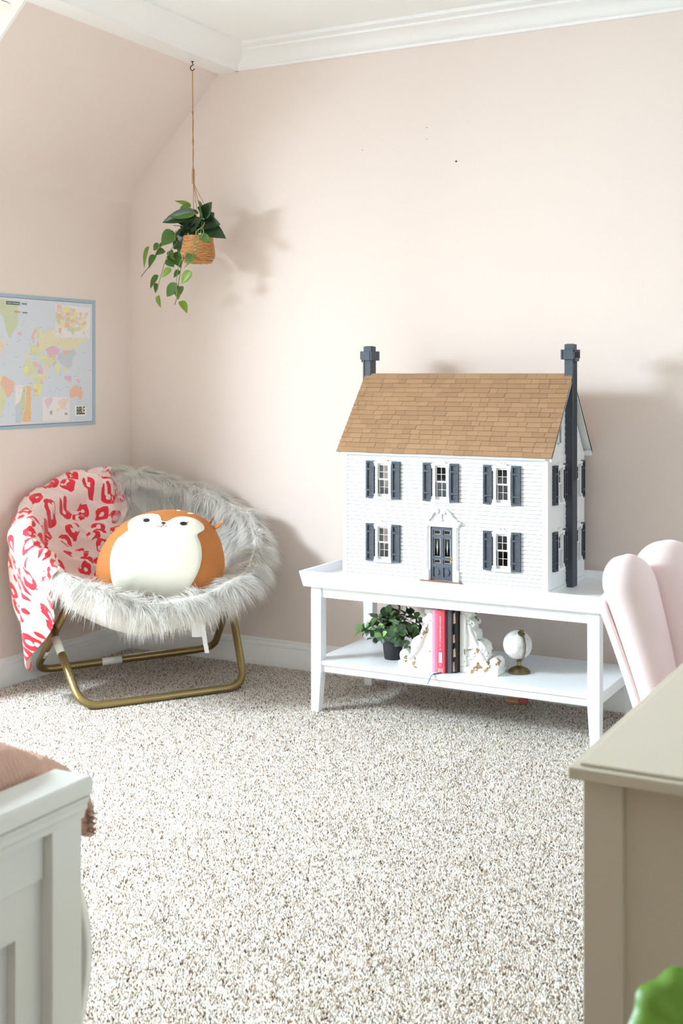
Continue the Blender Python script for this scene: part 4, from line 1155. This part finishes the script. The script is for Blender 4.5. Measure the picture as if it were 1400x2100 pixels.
# fur strands, combed downhill
def blanket_inner(t):
    K_ = [(0, (-.005, .435)), (.25, (.035, .335)), (.5, (-.07, .19)), (.75, (-.135, .03)), (1, (-.245, -.115))]
    for (a, p), (b, q) in zip(K_, K_[1:]):
        if t <= b: f = (t-a)/(b-a); return (p[0]+(q[0]-p[0])*f, p[1]+(q[1]-p[1])*f)
    return K_[-1][1]
def fur():
    iN = 18
    A = PV[:iN-1]; B_ = PV[1:iN]
    # sample quads by area
    q00 = A; q01 = np.roll(A, -1, 1); q10 = B_; q11 = np.roll(B_, -1, 1)
    ar = np.linalg.norm(np.cross(q01-q00, q10-q00), axis=2)
    wgt = ar.copy(); wgt[10:] *= 2.6
    pr = (wgt/wgt.sum()).ravel()
    n = 70000
    idx = rng.choice(len(pr), n, p=pr); i = idx // nA; j = idx % nA
    u = rng.random(n)[:, None]; v = rng.random(n)[:, None]
    P0 = (1-u)*(1-v)*q00[i, j] + u*(1-v)*q10[i, j] + (1-u)*v*q01[i, j] + u*v*q11[i, j]
    nr = np.cross(q10[i, j]-q00[i, j], q01[i, j]-q00[i, j]); nr /= np.linalg.norm(nr, axis=1)[:, None] + 1e-9
    axis = np.array(cN); rel = P0 - np.array(CC)
    h = rel @ axis; l = rel @ np.array(cL); b = rel @ np.array(cB); rad = np.hypot(l, b)
    # make normals face into the bowl / outward on the roll
    cen = np.array(CC) + np.outer(np.ones(n)*.0, axis)
    inner = rad < RR-.02
    tgt = np.where(inner[:, None], axis[None], (P0 - (np.array(CC) + (np.outer(l, np.array(cL)) + np.outer(b, np.array(cB)))/np.maximum(rad, 1e-6)[:, None]*RR)))
    sgn = np.sign((nr*tgt).sum(1)); sgn[sgn == 0] = 1; nr *= sgn[:, None]
    ang = np.arctan2(b, l)
    # leave out what the blanket and the cushion lie on
    inb = np.zeros(n, bool)
    deg = np.degrees(ang) % 360
    chord = np.array([-.04, .035, -.07, -.135, -.245]); cb_ = np.array([.45, .335, .19, .03, -.115])
    lim = np.interp(b, cb_[::-1], chord[::-1])
    inb = (l < lim-.015) & (b > -.22) & (deg > 95) & (deg < 212)
    plush = ((l-.11)/.20)**2 + ((b-.03)/.17)**2 < 1
    keep = ~inb & ~(plush & (rng.random(n) < .9))
    P0, nr, inner, ang, deg, rad = P0[keep], nr[keep], inner[keep], ang[keep], deg[keep], rad[keep]; n = len(P0)
    gz = np.array([0, 0, -1.0])
    gt = gz[None] - (nr @ gz)[:, None]*nr; gt /= np.linalg.norm(gt, axis=1)[:, None] + 1e-6
    # clumping: direction noise that varies slowly along the surface
    cl = np.stack([np.sin(P0[:, 0]*61+P0[:, 2]*43), np.sin(P0[:, 1]*57+P0[:, 0]*39), np.sin(P0[:, 2]*66+P0[:, 1]*31)], 1)*.28
    dr = nr*np.where(inner, .46, .60)[:, None] + gt*.80 + cl + rng.normal(0, .16, (n, 3))
    dr /= np.linalg.norm(dr, axis=1)[:, None]
    Ln = np.where(inner, rng.uniform(.045, .080, n), rng.uniform(.050, .085, n))
    Wd = rng.uniform(.0006, .0012, n)
    side = np.cross(dr, nr + rng.normal(0, .35, (n, 3))); side /= np.linalg.norm(side, axis=1)[:, None] + 1e-9
    T = [0, .4, .75, 1.0]; wf = [1, .85, .5, 0]
    V = np.zeros((n, 7, 3))
    curl = rng.normal(0, .10, (n, 3))
    for k, t in enumerate(T):
        p = P0 + dr*(Ln*t)[:, None] + gz[None]*(Ln*t*t*np.where(inner, .22, .42))[:, None] + curl*(Ln*t*t)[:, None]
        # do not sink below the pad
        if k < 3:
            V[:, 2*k] = p - side*(Wd*wf[k])[:, None]; V[:, 2*k+1] = p + side*(Wd*wf[k])[:, None]
        else: V[:, 6] = p
    V[:, :, 0] = np.maximum(V[:, :, 0], XL+.004); V[:, :, 1] = np.minimum(V[:, :, 1], YB-.004)
    F = (np.arange(n)[:, None, None]*7 + np.array([[0, 1, 3], [0, 3, 2], [2, 3, 5], [2, 5, 4], [4, 5, 6]])[None])
    col = np.array(lin((253, 250, 245)))[None]*rng.uniform(.88, 1.03, (n, 1))*np.array([1, 1, 1])
    tint = np.clip(np.repeat(col[:, None, :], 7, 1), 0, 1)
    me = fast_mesh('fur', V.reshape(-1, 3), F.reshape(-1, 3), tint.reshape(-1, 3))
    o = link('fur', me, M_attr('fur_fibre', rough=.7, trans=.5, spec=.2), chair); o['kind'] = 'stuff'
fur()

# ------------------------------------------------------------------ leopard blanket over the left of the chair
def blanket():
    nt_, ns = 110, 120
    V = []; UV = []
    for i in range(nt_):
        t = i/(nt_-1)
        a = R(93 + (211-93)*t)
        il, ib = blanket_inner(t)
        rl, rb_ = (RR+.012)*math.cos(a), (RR+.012)*math.sin(a)
        inl = math.hypot(rl-il, rb_-ib)
        hang = float(np.interp(t, [0, .4, .6, .74, .86, 1], [.05, .10, .26, .43, .36, .10]))
        total = inl + .09 + hang
        fold = .016*(1-2*abs(math.sin(PI*(4.3*t+.15)))**.6) + .009*(1-2*abs(math.sin(PI*(9.7*t+.4)))**.7)
        for j in range(ns):
            s = total*j/(ns-1)
            f2 = .006*math.sin(9*s/total*PI*1.3 + 6*t)
            if s < inl:
                f = s/inl; l = il + (rl-il)*f; b = ib + (rb_-ib)*f; r_ = math.hypot(l, b)
                ht = pad_h(min(r_, RR))
                if r_ > RR-.05: ht = max(ht, -.015 + .046*min(1, (r_-(RR-.05))/.045)**.7)
                env = .35 + .65*math.sin(PI*min(1, .1+f*.75))
                edge_ = max(0, 1-min(t, 1-t)/.10); p = disc(l, b, ht + .034 - .018*edge_ + (fold*1.25+f2)*env)
            elif s < inl+.09:
                q = (s-inl)/.09*PI*.62; ro = .060 - .012*max(0, 1-(1-t)/.12) + fold*.5
                p = disc((RR+.006+ro*math.sin(q))*math.cos(a), (RR+.006+ro*math.sin(q))*math.sin(a), ro*math.cos(q)+.004)
            else:
                q = PI*.62; ro = .060 - .012*max(0, 1-(1-t)/.12) + fold*.5
                p0 = disc((RR+.006+ro*math.sin(q))*math.cos(a), (RR+.006+ro*math.sin(q))*math.sin(a), ro*math.cos(q)+.004)
                dz = s-inl-.09
                rad_ = (cL*math.cos(a) + cB*math.sin(a)); rad_.z = 0
                sway = (.020*math.sin(2*PI*(3.6*t)+1.0) + .012*math.sin(2*PI*7*t))*min(1, dz/.12)
                p = p0 - cZ*dz + rad_.normalized()*(sway - .10*dz)
                # gather towards the front corner as it falls
                p += (Vector((.10, -.06, 0))*(dz**1.2))*(1-t)*1.5
            p.x = max(p.x, XL+.022 + .004*math.sin(20*t)); p.z = max(p.z, .03)
            V.append(tuple(p)); UV.append((t*.86, s))
    F = []
    for i in range(nt_-1):
        for j in range(ns-1): F.append((i*ns+j, i*ns+j+1, (i+1)*ns+j+1, (i+1)*ns+j))
    me = bpy.data.meshes.new('leopard_blanket'); me.from_pydata(V, [], F); me.update()
    me.polygons.foreach_set('use_smooth', [True]*len(me.polygons))
    uvl = me.uv_layers.new(name='UVMap'); vi = np.zeros(len(me.loops), dtype=np.int32); me.loops.foreach_get('vertex_index', vi)
    uvl.data.foreach_set('uv', np.array(UV, dtype=np.float32)[vi].ravel())
    o = link('leopard_blanket', me, leopard_mat())
    so = o.modifiers.new('thickness', 'SOLIDIFY'); so.thickness = .005; so.offset = 1
    ss = o.modifiers.new('smooth', 'SUBSURF'); ss.levels = 1; ss.render_levels = 1
    tag(o, 'pale pink blanket with red leopard spots draped over the fur chair', 'blanket')
blanket()

# ------------------------------------------------------------------ plush deer cushion
PU = .000418
plush = thing('plush_cushion', 'brown and cream deer-shaped plush cushion with a small face on the fur chair', 'cushion', (0, 0, 0))
pc = Vector((-2.737, 3.694, .526)); 
plush.location = pc
plush.rotation_euler = Euler((R(-14), R(0), R(30)), 'XYZ')
outl = [(105, 700), (112, 560), (150, 440), (220, 330), (310, 240), (400, 180), (500, 140), (620, 115), (750, 105), (870, 115), (970, 145), (1060, 195), (1130, 260), (1180, 350), (1215, 460), (1235, 600), (1225, 700), (1190, 790), (1120, 850), (1000, 890), (870, 910), (700, 912), (550, 900), (400, 885), (260, 865), (170, 830), (120, 780)]
polar = sorted((math.atan2(510-y, x-670), math.hypot(x-670, 510-y)*PU) for x, y in outl)
pa = np.array([p[0] for p in polar]); prr = np.array([p[1] for p in polar])
pa = np.concatenate([pa-2*PI, pa, pa+2*PI]); prr = np.tile(prr, 3)
def rad_at(th): return float(np.interp(th, pa, prr))
PD = .115
def plush_y(u, v, sign=-1):
    th = math.atan2(v, u); rho = min(1, math.hypot(u, v)/rad_at(th))
    return sign*PD*(1-rho**2.3)**.55 + .004*math.sin(18*u+3)*math.sin(16*v)*(1-rho)
def body_fn(a, b):
    th = 2*PI*a; ph = PI*b                       # ph 0 front pole .. PI back pole
    rho = math.sin(ph); r_ = rho*rad_at((th+PI) % (2*PI) - PI)
    u, v = r_*math.cos(th), r_*math.sin(th)
    return (u, plush_y(u, v, -1 if b <= .5 else 1), v)
BROWN = M('caramel_plush', (178, 110, 54), .85, var=.12, vscale=14, bump=.12, bscale=220, sheen=.5)
CRM = M('cream_plush', (236, 231, 214), .85, var=.03, vscale=14, bump=.12, bscale=220, sheen=.3)
g = G(); g.grid(body_fn, 72, 41, cu=True); g.obj('body', BROWN, plush, smooth=True)
def patch(name, pts, mat, centre, lift, rings=12, sub=4, thick=.003):
    P = [((x-670)*PU, (510-y)*PU) for x, y in pts]; c = ((centre[0]-670)*PU, (510-centre[1])*PU)
    Q = []
    for i in range(len(P)):
        p, q = P[i], P[(i+1) % len(P)]
        Q += [(p[0]+(q[0]-p[0])*k/sub, p[1]+(q[1]-p[1])*k/sub) for k in range(sub)]
    for _ in range(3): Q = [((Q[i-1][0]+2*Q[i][0]+Q[(i+1) % len(Q)][0])/4, (Q[i-1][1]+2*Q[i][1]+Q[(i+1) % len(Q)][1])/4) for i in range(len(Q))]
    V = []; n = len(Q)
    for k in range(rings+1):
        t = .001 + .999*k/rings
        for u, v in Q:
            uu, vv = c[0]+(u-c[0])*t, c[1]+(v-c[1])*t
            V.append((uu, plush_y(uu, vv)-lift, vv))
    for u, v in Q: V.append((u, plush_y(u, v)+thick, v))
    F = [(k*n+i, k*n+(i+1) % n, (k+1)*n+(i+1) % n, (k+1)*n+i) for k in range(rings+1) for i in range(n)]
    g = G(); g.add(V, F); return g.obj(name, mat, plush, smooth=True)
white = [(250, 560), (262, 470), (305, 380), (385, 322), (402, 312), (398, 292), (384, 262), (392, 215), (450, 170), (560, 150), (650, 160), (680, 190), (690, 228), (712, 236), (735, 236), (765, 222), (800, 196), (880, 180), (980, 200), (1050, 250), (1064, 296), (1045, 318), (1000, 345), (1008, 372), (1040, 440), (1050, 560), (1020, 680), (960, 780), (880, 885), (780, 888), (600, 862), (420, 850), (300, 832), (265, 720)]
patch('cream_front', white, CRM, (670, 520), .0025)
BLK = M('black_felt', (28, 26, 28), .5)
def ell(cx, cy, rx, ry, n=20): return [(cx+rx*math.cos(2*PI*k/n), cy+ry*math.sin(2*PI*k/n)) for k in range(n)]
patch('eye', ell(555, 221, 31, 19), BLK, (555, 221), .005, 4, 1)
patch('eye', ell(881, 254, 33, 18), BLK, (881, 254), .005, 4, 1)
patch('nose', [(684, 244), (708, 238), (734, 244), (722, 258), (708, 264), (694, 258)], BLK, (708, 250), .006, 4, 2)
def line3(name, pts, r_, mat):
    P = []
    for x, y in pts:
        u, v = (x-670)*PU, (510-y)*PU; P.append((u, plush_y(u, v)-.0035, v))
    G().tube(P, r_, 5).obj(name, mat, plush)
line3('mouth', [(655, 268), (665, 282), (685, 286), (702, 276), (709, 262), (716, 276), (732, 284), (745, 276)], .0008, BLK)
for e in ([(528, 210), (516, 202), (508, 204)], [(534, 205), (526, 195), (520, 193)], [(905, 243), (918, 238), (924, 240)]): line3('eyelash', e, .0007, BLK)
SPOT = M('pale_spot', (250, 228, 200), .8)
patch('spot', ell(822, 120, 22, 8), SPOT, (822, 120), .002, 3, 1); patch('spot', ell(930, 148, 30, 10), SPOT, (930, 148), .002, 3, 1)
def lobe(name, x0, y0, x1, y1, w_, mat):
    a = Vector(((x0-670)*PU, -.01, (510-y0)*PU)); b = Vector(((x1-670)*PU, -.015, (510-y1)*PU))
    G().tube([a.lerp(b, t) for t in (0, .2, .5, .8, 1)], [w_*.6, w_*.95, w_, w_*.5, .0008], 10, sq=(1, .45)).obj(name, mat, plush, smooth=True)
lobe('ear', 1110, 290, 1230, 215, .011, BROWN); lobe('antler', 1085, 250, 1130, 178, .006, BROWN)

# ------------------------------------------------------------------ desk in the right foreground
DESKM = M('cream_desk_paint', (202, 193, 174), .28, var=.015, vscale=4, spec=.55)
desk = thing('desk', 'cream painted desk in the right foreground with a panelled back', 'desk', (.17, 1.66, 0))
dx0, dx1, dy0, dy1 = -.602, .60, -.315, .315
g = G(); g.bx(dx0, dx1, dy0, dy1, .742, .756); g.bx(dx0+.010, dx1-.010, dy0+.010, dy1-.010, .756, .760)
g.obj('desktop', DESKM, desk, bevel=.002)
px, py = dx0+.011, dy0+.022
for sx in (-1, 1):
    for sy in (-1, 1):
        xa, xb = sorted((sx*abs(px), sx*(abs(px)-.046))); ya, yb_ = sorted((sy*abs(py), sy*(abs(py)-.046)))
        G().bx(xa, xb, ya, yb_, 0, .742).obj('leg', DESKM, desk, bevel=.0015)
G().bx(px+.046, -px-.046, py+.010, py+.024, .06, .742).obj('back_panel', DESKM, desk)
for s in (-1, 1): G().bx(*sorted((s*(abs(px)-.008), s*(abs(px)-.022))), py+.046, -py-.046, .06, .742).obj('side_panel', DESKM, desk)
for xa, xb in ((-.54, -.19), (-.18, .18), (.19, .54)):
    d = G().bx(xa, xb, .278, .296, .625, .735).obj('drawer', DESKM, desk, bevel=.002)
    G().lathe([(.006, 0), (.006, .012), (.013, .018), (.012, .024), (.004, .027)], 16).obj('knob', BR, d, loc=((xa+xb)/2, .296, .68), rot=(R(-90), 0, 0), autosm=True)

# ------------------------------------------------------------------ pink velvet desk chair
VEL = M('blush_velvet', (238, 218, 216), .75, var=.05, vscale=8, bump=.05, bscale=300, sheen=.5)
dc = thing('desk_chair', 'pale pink velvet desk chair with a channel-tufted back behind the desk', 'chair', (-.372, 2.36, 0), (0, 0, R(-4)))
chn = [(-87, .80), (-58, 1.05), (-29, 1.05), (0, 1.05), (29, 1.05), (58, 1.05), (87, .80)]
for deg_, wk in chn:
    ph = R(deg_); e = abs(ph)/R(84)
    top = .922 - .115*min(e, 1)**1.6 + (.034 if wk < 1 else 0); P = []; rs = []
    for i in range(30):
        t = i/29; t = 1-(1-t)**1.6
        rad_ = .185 + .105*t**1.25
        z = .455 + (top-.455)*t
        P.append((rad_*math.sin(ph), rad_*math.cos(ph)*.85, z))
        w_ = (.040 + .030*t)*wk
        rs.append(w_*(1 if t < .84 else math.sqrt(max(.0, 1-((t-.84)/.165)**2))))
    rs[-1] = max(rs[-1], .001)
    G().tube(P, rs, 24, sq=(1, 1)).obj('back_channel', VEL, dc, smooth=True)
# outer shell and piping that follow the scalloped edge
g = G()
def shell(u, v):
    ph = R(-92 + 184*u); e = abs(ph)/R(84); top = .872 - .105*min(1.2, e)**1.6
    rad_ = .215 + .105*v**1.25
    return (rad_*math.sin(ph), rad_*math.cos(ph)*.85 + .012, .43 + (top-.43)*v)
g.grid(shell, 31, 13); o = g.obj('outer_shell', VEL, dc, smooth=True)
so = o.modifiers.new('thickness', 'SOLIDIFY'); so.thickness = .018
for s in (0.0, 1.0):
    P = [Vector(shell(s, v/12)) + Vector((0, -.006, 0)) for v in range(13)]
    G().tube(P, .005, 8).obj('piping', VEL, dc, smooth=True)
g = G(); g.lathe([(.02, .40), (.20, .40), (.225, .415), (.232, .44), (.225, .465), (.19, .478), (.02, .482)], 40, (0, -.03, 0)); g.obj('seat', VEL, dc, smooth=True)
g = G(); g.lathe([(.03, .09), (.03, .22), (.018, .22), (.018, .40)], 20); g.obj('gas_lift', GOLD, dc, autosm=True)
for k in range(5):
    a = R(72*k+20); q = Vector((math.cos(a), math.sin(a), 0))
    G().tube([q*.02 + cZ*.11, q*.15 + cZ*.10, q*.27 + cZ*.070], [.022, .018, .013], 10).obj('base_arm', GOLD, dc, smooth=True)
    G().tube([q*.27 + Vector((-q.y, q.x, 0))*.018 + cZ*.03, q*.27 - Vector((-q.y, q.x, 0))*.018 + cZ*.03], .028, 16).obj('caster', BOLT, dc, autosm=True)

# ------------------------------------------------------------------ bed at the left edge
BEDM = M('off_white_bed_paint', (222, 222, 216), .5, var=.015, vscale=4, spec=.35)
fx, fy1, fy0 = -1.045, 1.241, .165        # face of the posts, far and near ends
bed = thing('bed', 'off-white wooden bed with a panelled footboard at the left edge', 'bed', (fx, (fy0+fy1)/2, 0))
ym = (fy0+fy1)/2; a1 = fy1-ym
G().bx(-.054, .011, -a1-.011, a1+.011, .656, .680).obj('top_cap', BEDM, bed, bevel=.004)
mp = [(0.011, .656), (.0085, .650), (.006, .646), (.006, .640), (.002, .634), (0.0005, .626)]
g = G(); P = [(-.052, .626), (-.052, .656)] + mp
g.prism(P, -a1-.004, a1+.004, 'y'); g.obj('cap_moulding', BEDM, bed)
for s in (-1, 1): G().bx(-.052, 0, *sorted((s*a1, s*(a1-.056))), 0, .640).obj('post', BEDM, bed, bevel=.002)
ai = a1-.056
G().bx(-.040, -.014, -ai, ai, .565, .640).obj('top_rail', BEDM, bed, bevel=.002)
G().bx(-.040, -.014, -ai, ai, .16, .265).obj('bottom_rail', BEDM, bed, bevel=.002)
# panel with inset fields between stiles
pw = (2*ai)/4
hl = [(-ai + pw*k + .045, -ai + pw*(k+1) - .045, .31, .505) for k in range(4)]
holed(G(), -ai, ai, .265, .565, hl, -.034, -.019, 'x').obj('panel', BEDM, bed)
for a_, b_, c_, d_ in hl:
    G().bx(-.036, -.033, a_-.004, b_+.004, c_-.004, d_+.004).obj('inset_field', BEDM, bed)
for s in (-1, 1): G().bx(-2.02, -.05, *sorted((s*(a1-.010), s*(a1-.035))), .20, .34).obj('side_rail', BEDM, bed, bevel=.002)
for s in (-1, 1): G().bx(-2.07, -2.02, *sorted((s*a1, s*(a1-.056))), 0, 1.05).obj('head_post', BEDM, bed, bevel=.002)
G().bx(-2.06, -2.03, -ai, ai, .25, 1.05).obj('headboard', BEDM, bed)

SHEET = M('white_cotton', (240, 238, 234), .9, var=.02, vscale=6, bump=.1, bscale=60)
mat_ = thing('mattress', 'white mattress on the bed behind the footboard', 'mattress', (fx-1.04, ym, .30))
g = G(); g.bx(-.965, .965, -a1+.012, a1-.012, 0, .262); g.obj('mattress_body', SHEET, mat_, bevel=.04, seg=4)
duv = thing('white_duvet', 'white duvet hanging over the far side of the bed', 'duvet', (fx-1.04, ym, .30))
def duvet(u, v):
    x = -.80 + 1.782*u
    y = -a1-.02 + (2*a1+.04)*min(1, max(0, (v-.18)/.64))
    z = .278 + .010*math.sin(9*x+4*y)*math.cos(7*y)
    if v > .82: 
        q = (v-.82)/.18; y = a1+.02+.058*math.sin(q*PI*.9)+.010*math.sin(14*x+2)*q; z = .272 - .30*q
    elif v < .18:
        q = (.18-v)/.18; y = -a1-.02-.03*math.sin(q*PI*.9); z = .272 - .30*q
    return (x, y, z)
g = G(); g.grid(duvet, 60, 50); o = g.obj('duvet_cloth', SHEET, duv, smooth=True)
so = o.modifiers.new('thickness', 'SOLIDIFY'); so.thickness = .012; so.offset = 1

# coral knitted throw folded at the foot of the bed, knitted in rows of loops
KNIT = M('coral_knit_yarn', (218, 178, 158), .95, var=.15, vscale=60, bump=.3, bscale=500, sheen=.3)
throw = thing('knit_throw', 'coral chunky-knit throw folded over the foot of the bed', 'throw blanket', (fx-.060, ym, .575))
def throw_pt(u, v):
    # u across the bed's length (0 near the footboard), v across the bed to the far side and down
    L_ = 2*a1 + .06
    x = -.004 - .30*u
    s = v*(L_+.125)
    prof_z = .122 + .024*math.sin(PI*min(1, .12+u*.80))**.8
    if s < L_:
        y = -a1-.03 + s
        edge = min(1, (L_-s)/.07); z = prof_z*(.78 + .22*math.sin(PI/2*edge)) + .008*math.sin(8*y+5*x)
    else:
        q = s-L_; y = a1+.03 + .066*math.sin(min(1, q/.06)*PI/2); z = prof_z*.78 - q*.95
    z *= .50 + .50*min(1, u/.10)**.6
    return Vector((x, y, z))
def throw_mesh():
    nu, nv = 120, 500
    base = [[throw_pt((i/(nu-1))**1.8, j/(nv-1)) for j in range(nv)] for i in range(nu)]
    V = []
    for i in range(nu):
        for j in range(nv):
            du = base[min(i+1, nu-1)][j] - base[max(i-1, 0)][j]; dv = base[i][min(j+1, nv-1)] - base[i][max(j-1, 0)]
            n = dv.cross(du).normalized()
            a = abs(math.sin(PI*j/3)); b = abs(math.sin(PI*(i/3 + .5*((j//3) % 2))))
            V.append(tuple(base[i][j] + n*(.0042*a*(.5+.5*b))))
    F = [(i*nv+j, i*nv+j+1, (i+1)*nv+j+1, (i+1)*nv+j) for i in range(nu-1) for j in range(nv-1)]
    g = G(); g.add(V, F); return g
o = throw_mesh().obj('knit_cloth', KNIT, throw, smooth=True)
so = o.modifiers.new('thickness', 'SOLIDIFY'); so.thickness = .008; so.offset = -1
g = G(); g.bx(-.040, -.012, a1+.1005, a1+.102, -.006, .036); g.obj('care_label', TAGM, throw)

# ------------------------------------------------------------------ leafy plant close to the camera
stool = thing('plant_stool', 'small wooden stool under the round-leaved plant in the foreground', 'stool', (-.195, 1.02, 0))
WOOD = M('pale_oak', (186, 150, 110), .55, var=.15, vscale=12, stretch=(1, 1, .1))
G().lathe([(.02, .40), (.13, .40), (.135, .405), (.135, .42), (.13, .425), (.02, .425)], 32).obj('seat', WOOD, stool, autosm=True)
for k in range(3):
    a = R(120*k+40); q = Vector((math.cos(a), math.sin(a), 0))
    G().tube([q*.09 + cZ*.405, q*.13], [.014, .010], 10).obj('leg', WOOD, stool, smooth=True)
fp = thing('foreground_plant', 'bright green round-leaved plant out of focus at the bottom right corner', 'plant', (-.195, 1.02, .4255))
G().lathe([(.045, 0), (.048, .003), (.062, .10), (.066, .10), (.066, .115), (.060, .115), (.058, .10), (.01, .098)], 32).obj('pot', M('white_ceramic', (236, 234, 230), .25), fp, autosm=True)
FLEAF = M('bright_leaf', (112, 156, 48), .45, var=.15, vscale=25, trans=.15)
DLEAF = M('deep_leaf', (30, 50, 26), .35, var=.15, vscale=25)
def round_leaf(c, nrm, r_, mat):
    nrm = Vector(nrm).normalized(); xx = nrm.orthogonal().normalized(); yy = nrm.cross(xx)
    V = [Vector(c)]; F = []; n = 48
    for k_, t in enumerate((.35, .7, 1)):
        for k in range(n):
            a = 2*PI*k/n; rr = r_*t*(1 + (.045*math.cos(9*a))*t*t)
            V.append(Vector(c) + xx*rr*math.cos(a) + yy*rr*math.sin(a) - nrm*(.14*r_*t*t) + nrm*.02*r_*math.cos(9*a)*t)
    F += [(0, 1+k, 1+(k+1) % n) for k in range(n)]
    for q in range(2):
        o_ = 1+q*n; F += [(o_+k, o_+n+k, o_+n+(k+1) % n, o_+(k+1) % n) for k in range(n)]
    g = G(); g.add(V, F); o = g.obj('leaf', mat, fp, smooth=True)
    so = o.modifiers.new('thickness', 'SOLIDIFY'); so.thickness = .0012
    G().tube([(0, 0, .09), Vector((c[0]*.5, c[1]*.5, .09 + (c[2]-.09)*.7)), Vector(c) - nrm*.002], .0022, 6).obj('stem', STEM, fp, smooth=True)
round_leaf((-.022, -.030, .252), (.35, -.85, .55), .047, FLEAF)
round_leaf((-.050, -.012, .205), (-.5, -.6, .6), .026, DLEAF)
round_leaf((.060, .02, .20), (.5, -.3, .8), .045, FLEAF)
round_leaf((.03, .07, .18), (.1, .5, .85), .040, FLEAF)
round_leaf((-.04, .06, .15), (-.5, .5, .7), .035, FLEAF)
round_leaf((.07, -.05, .16), (.6, -.6, .6), .040, FLEAF)
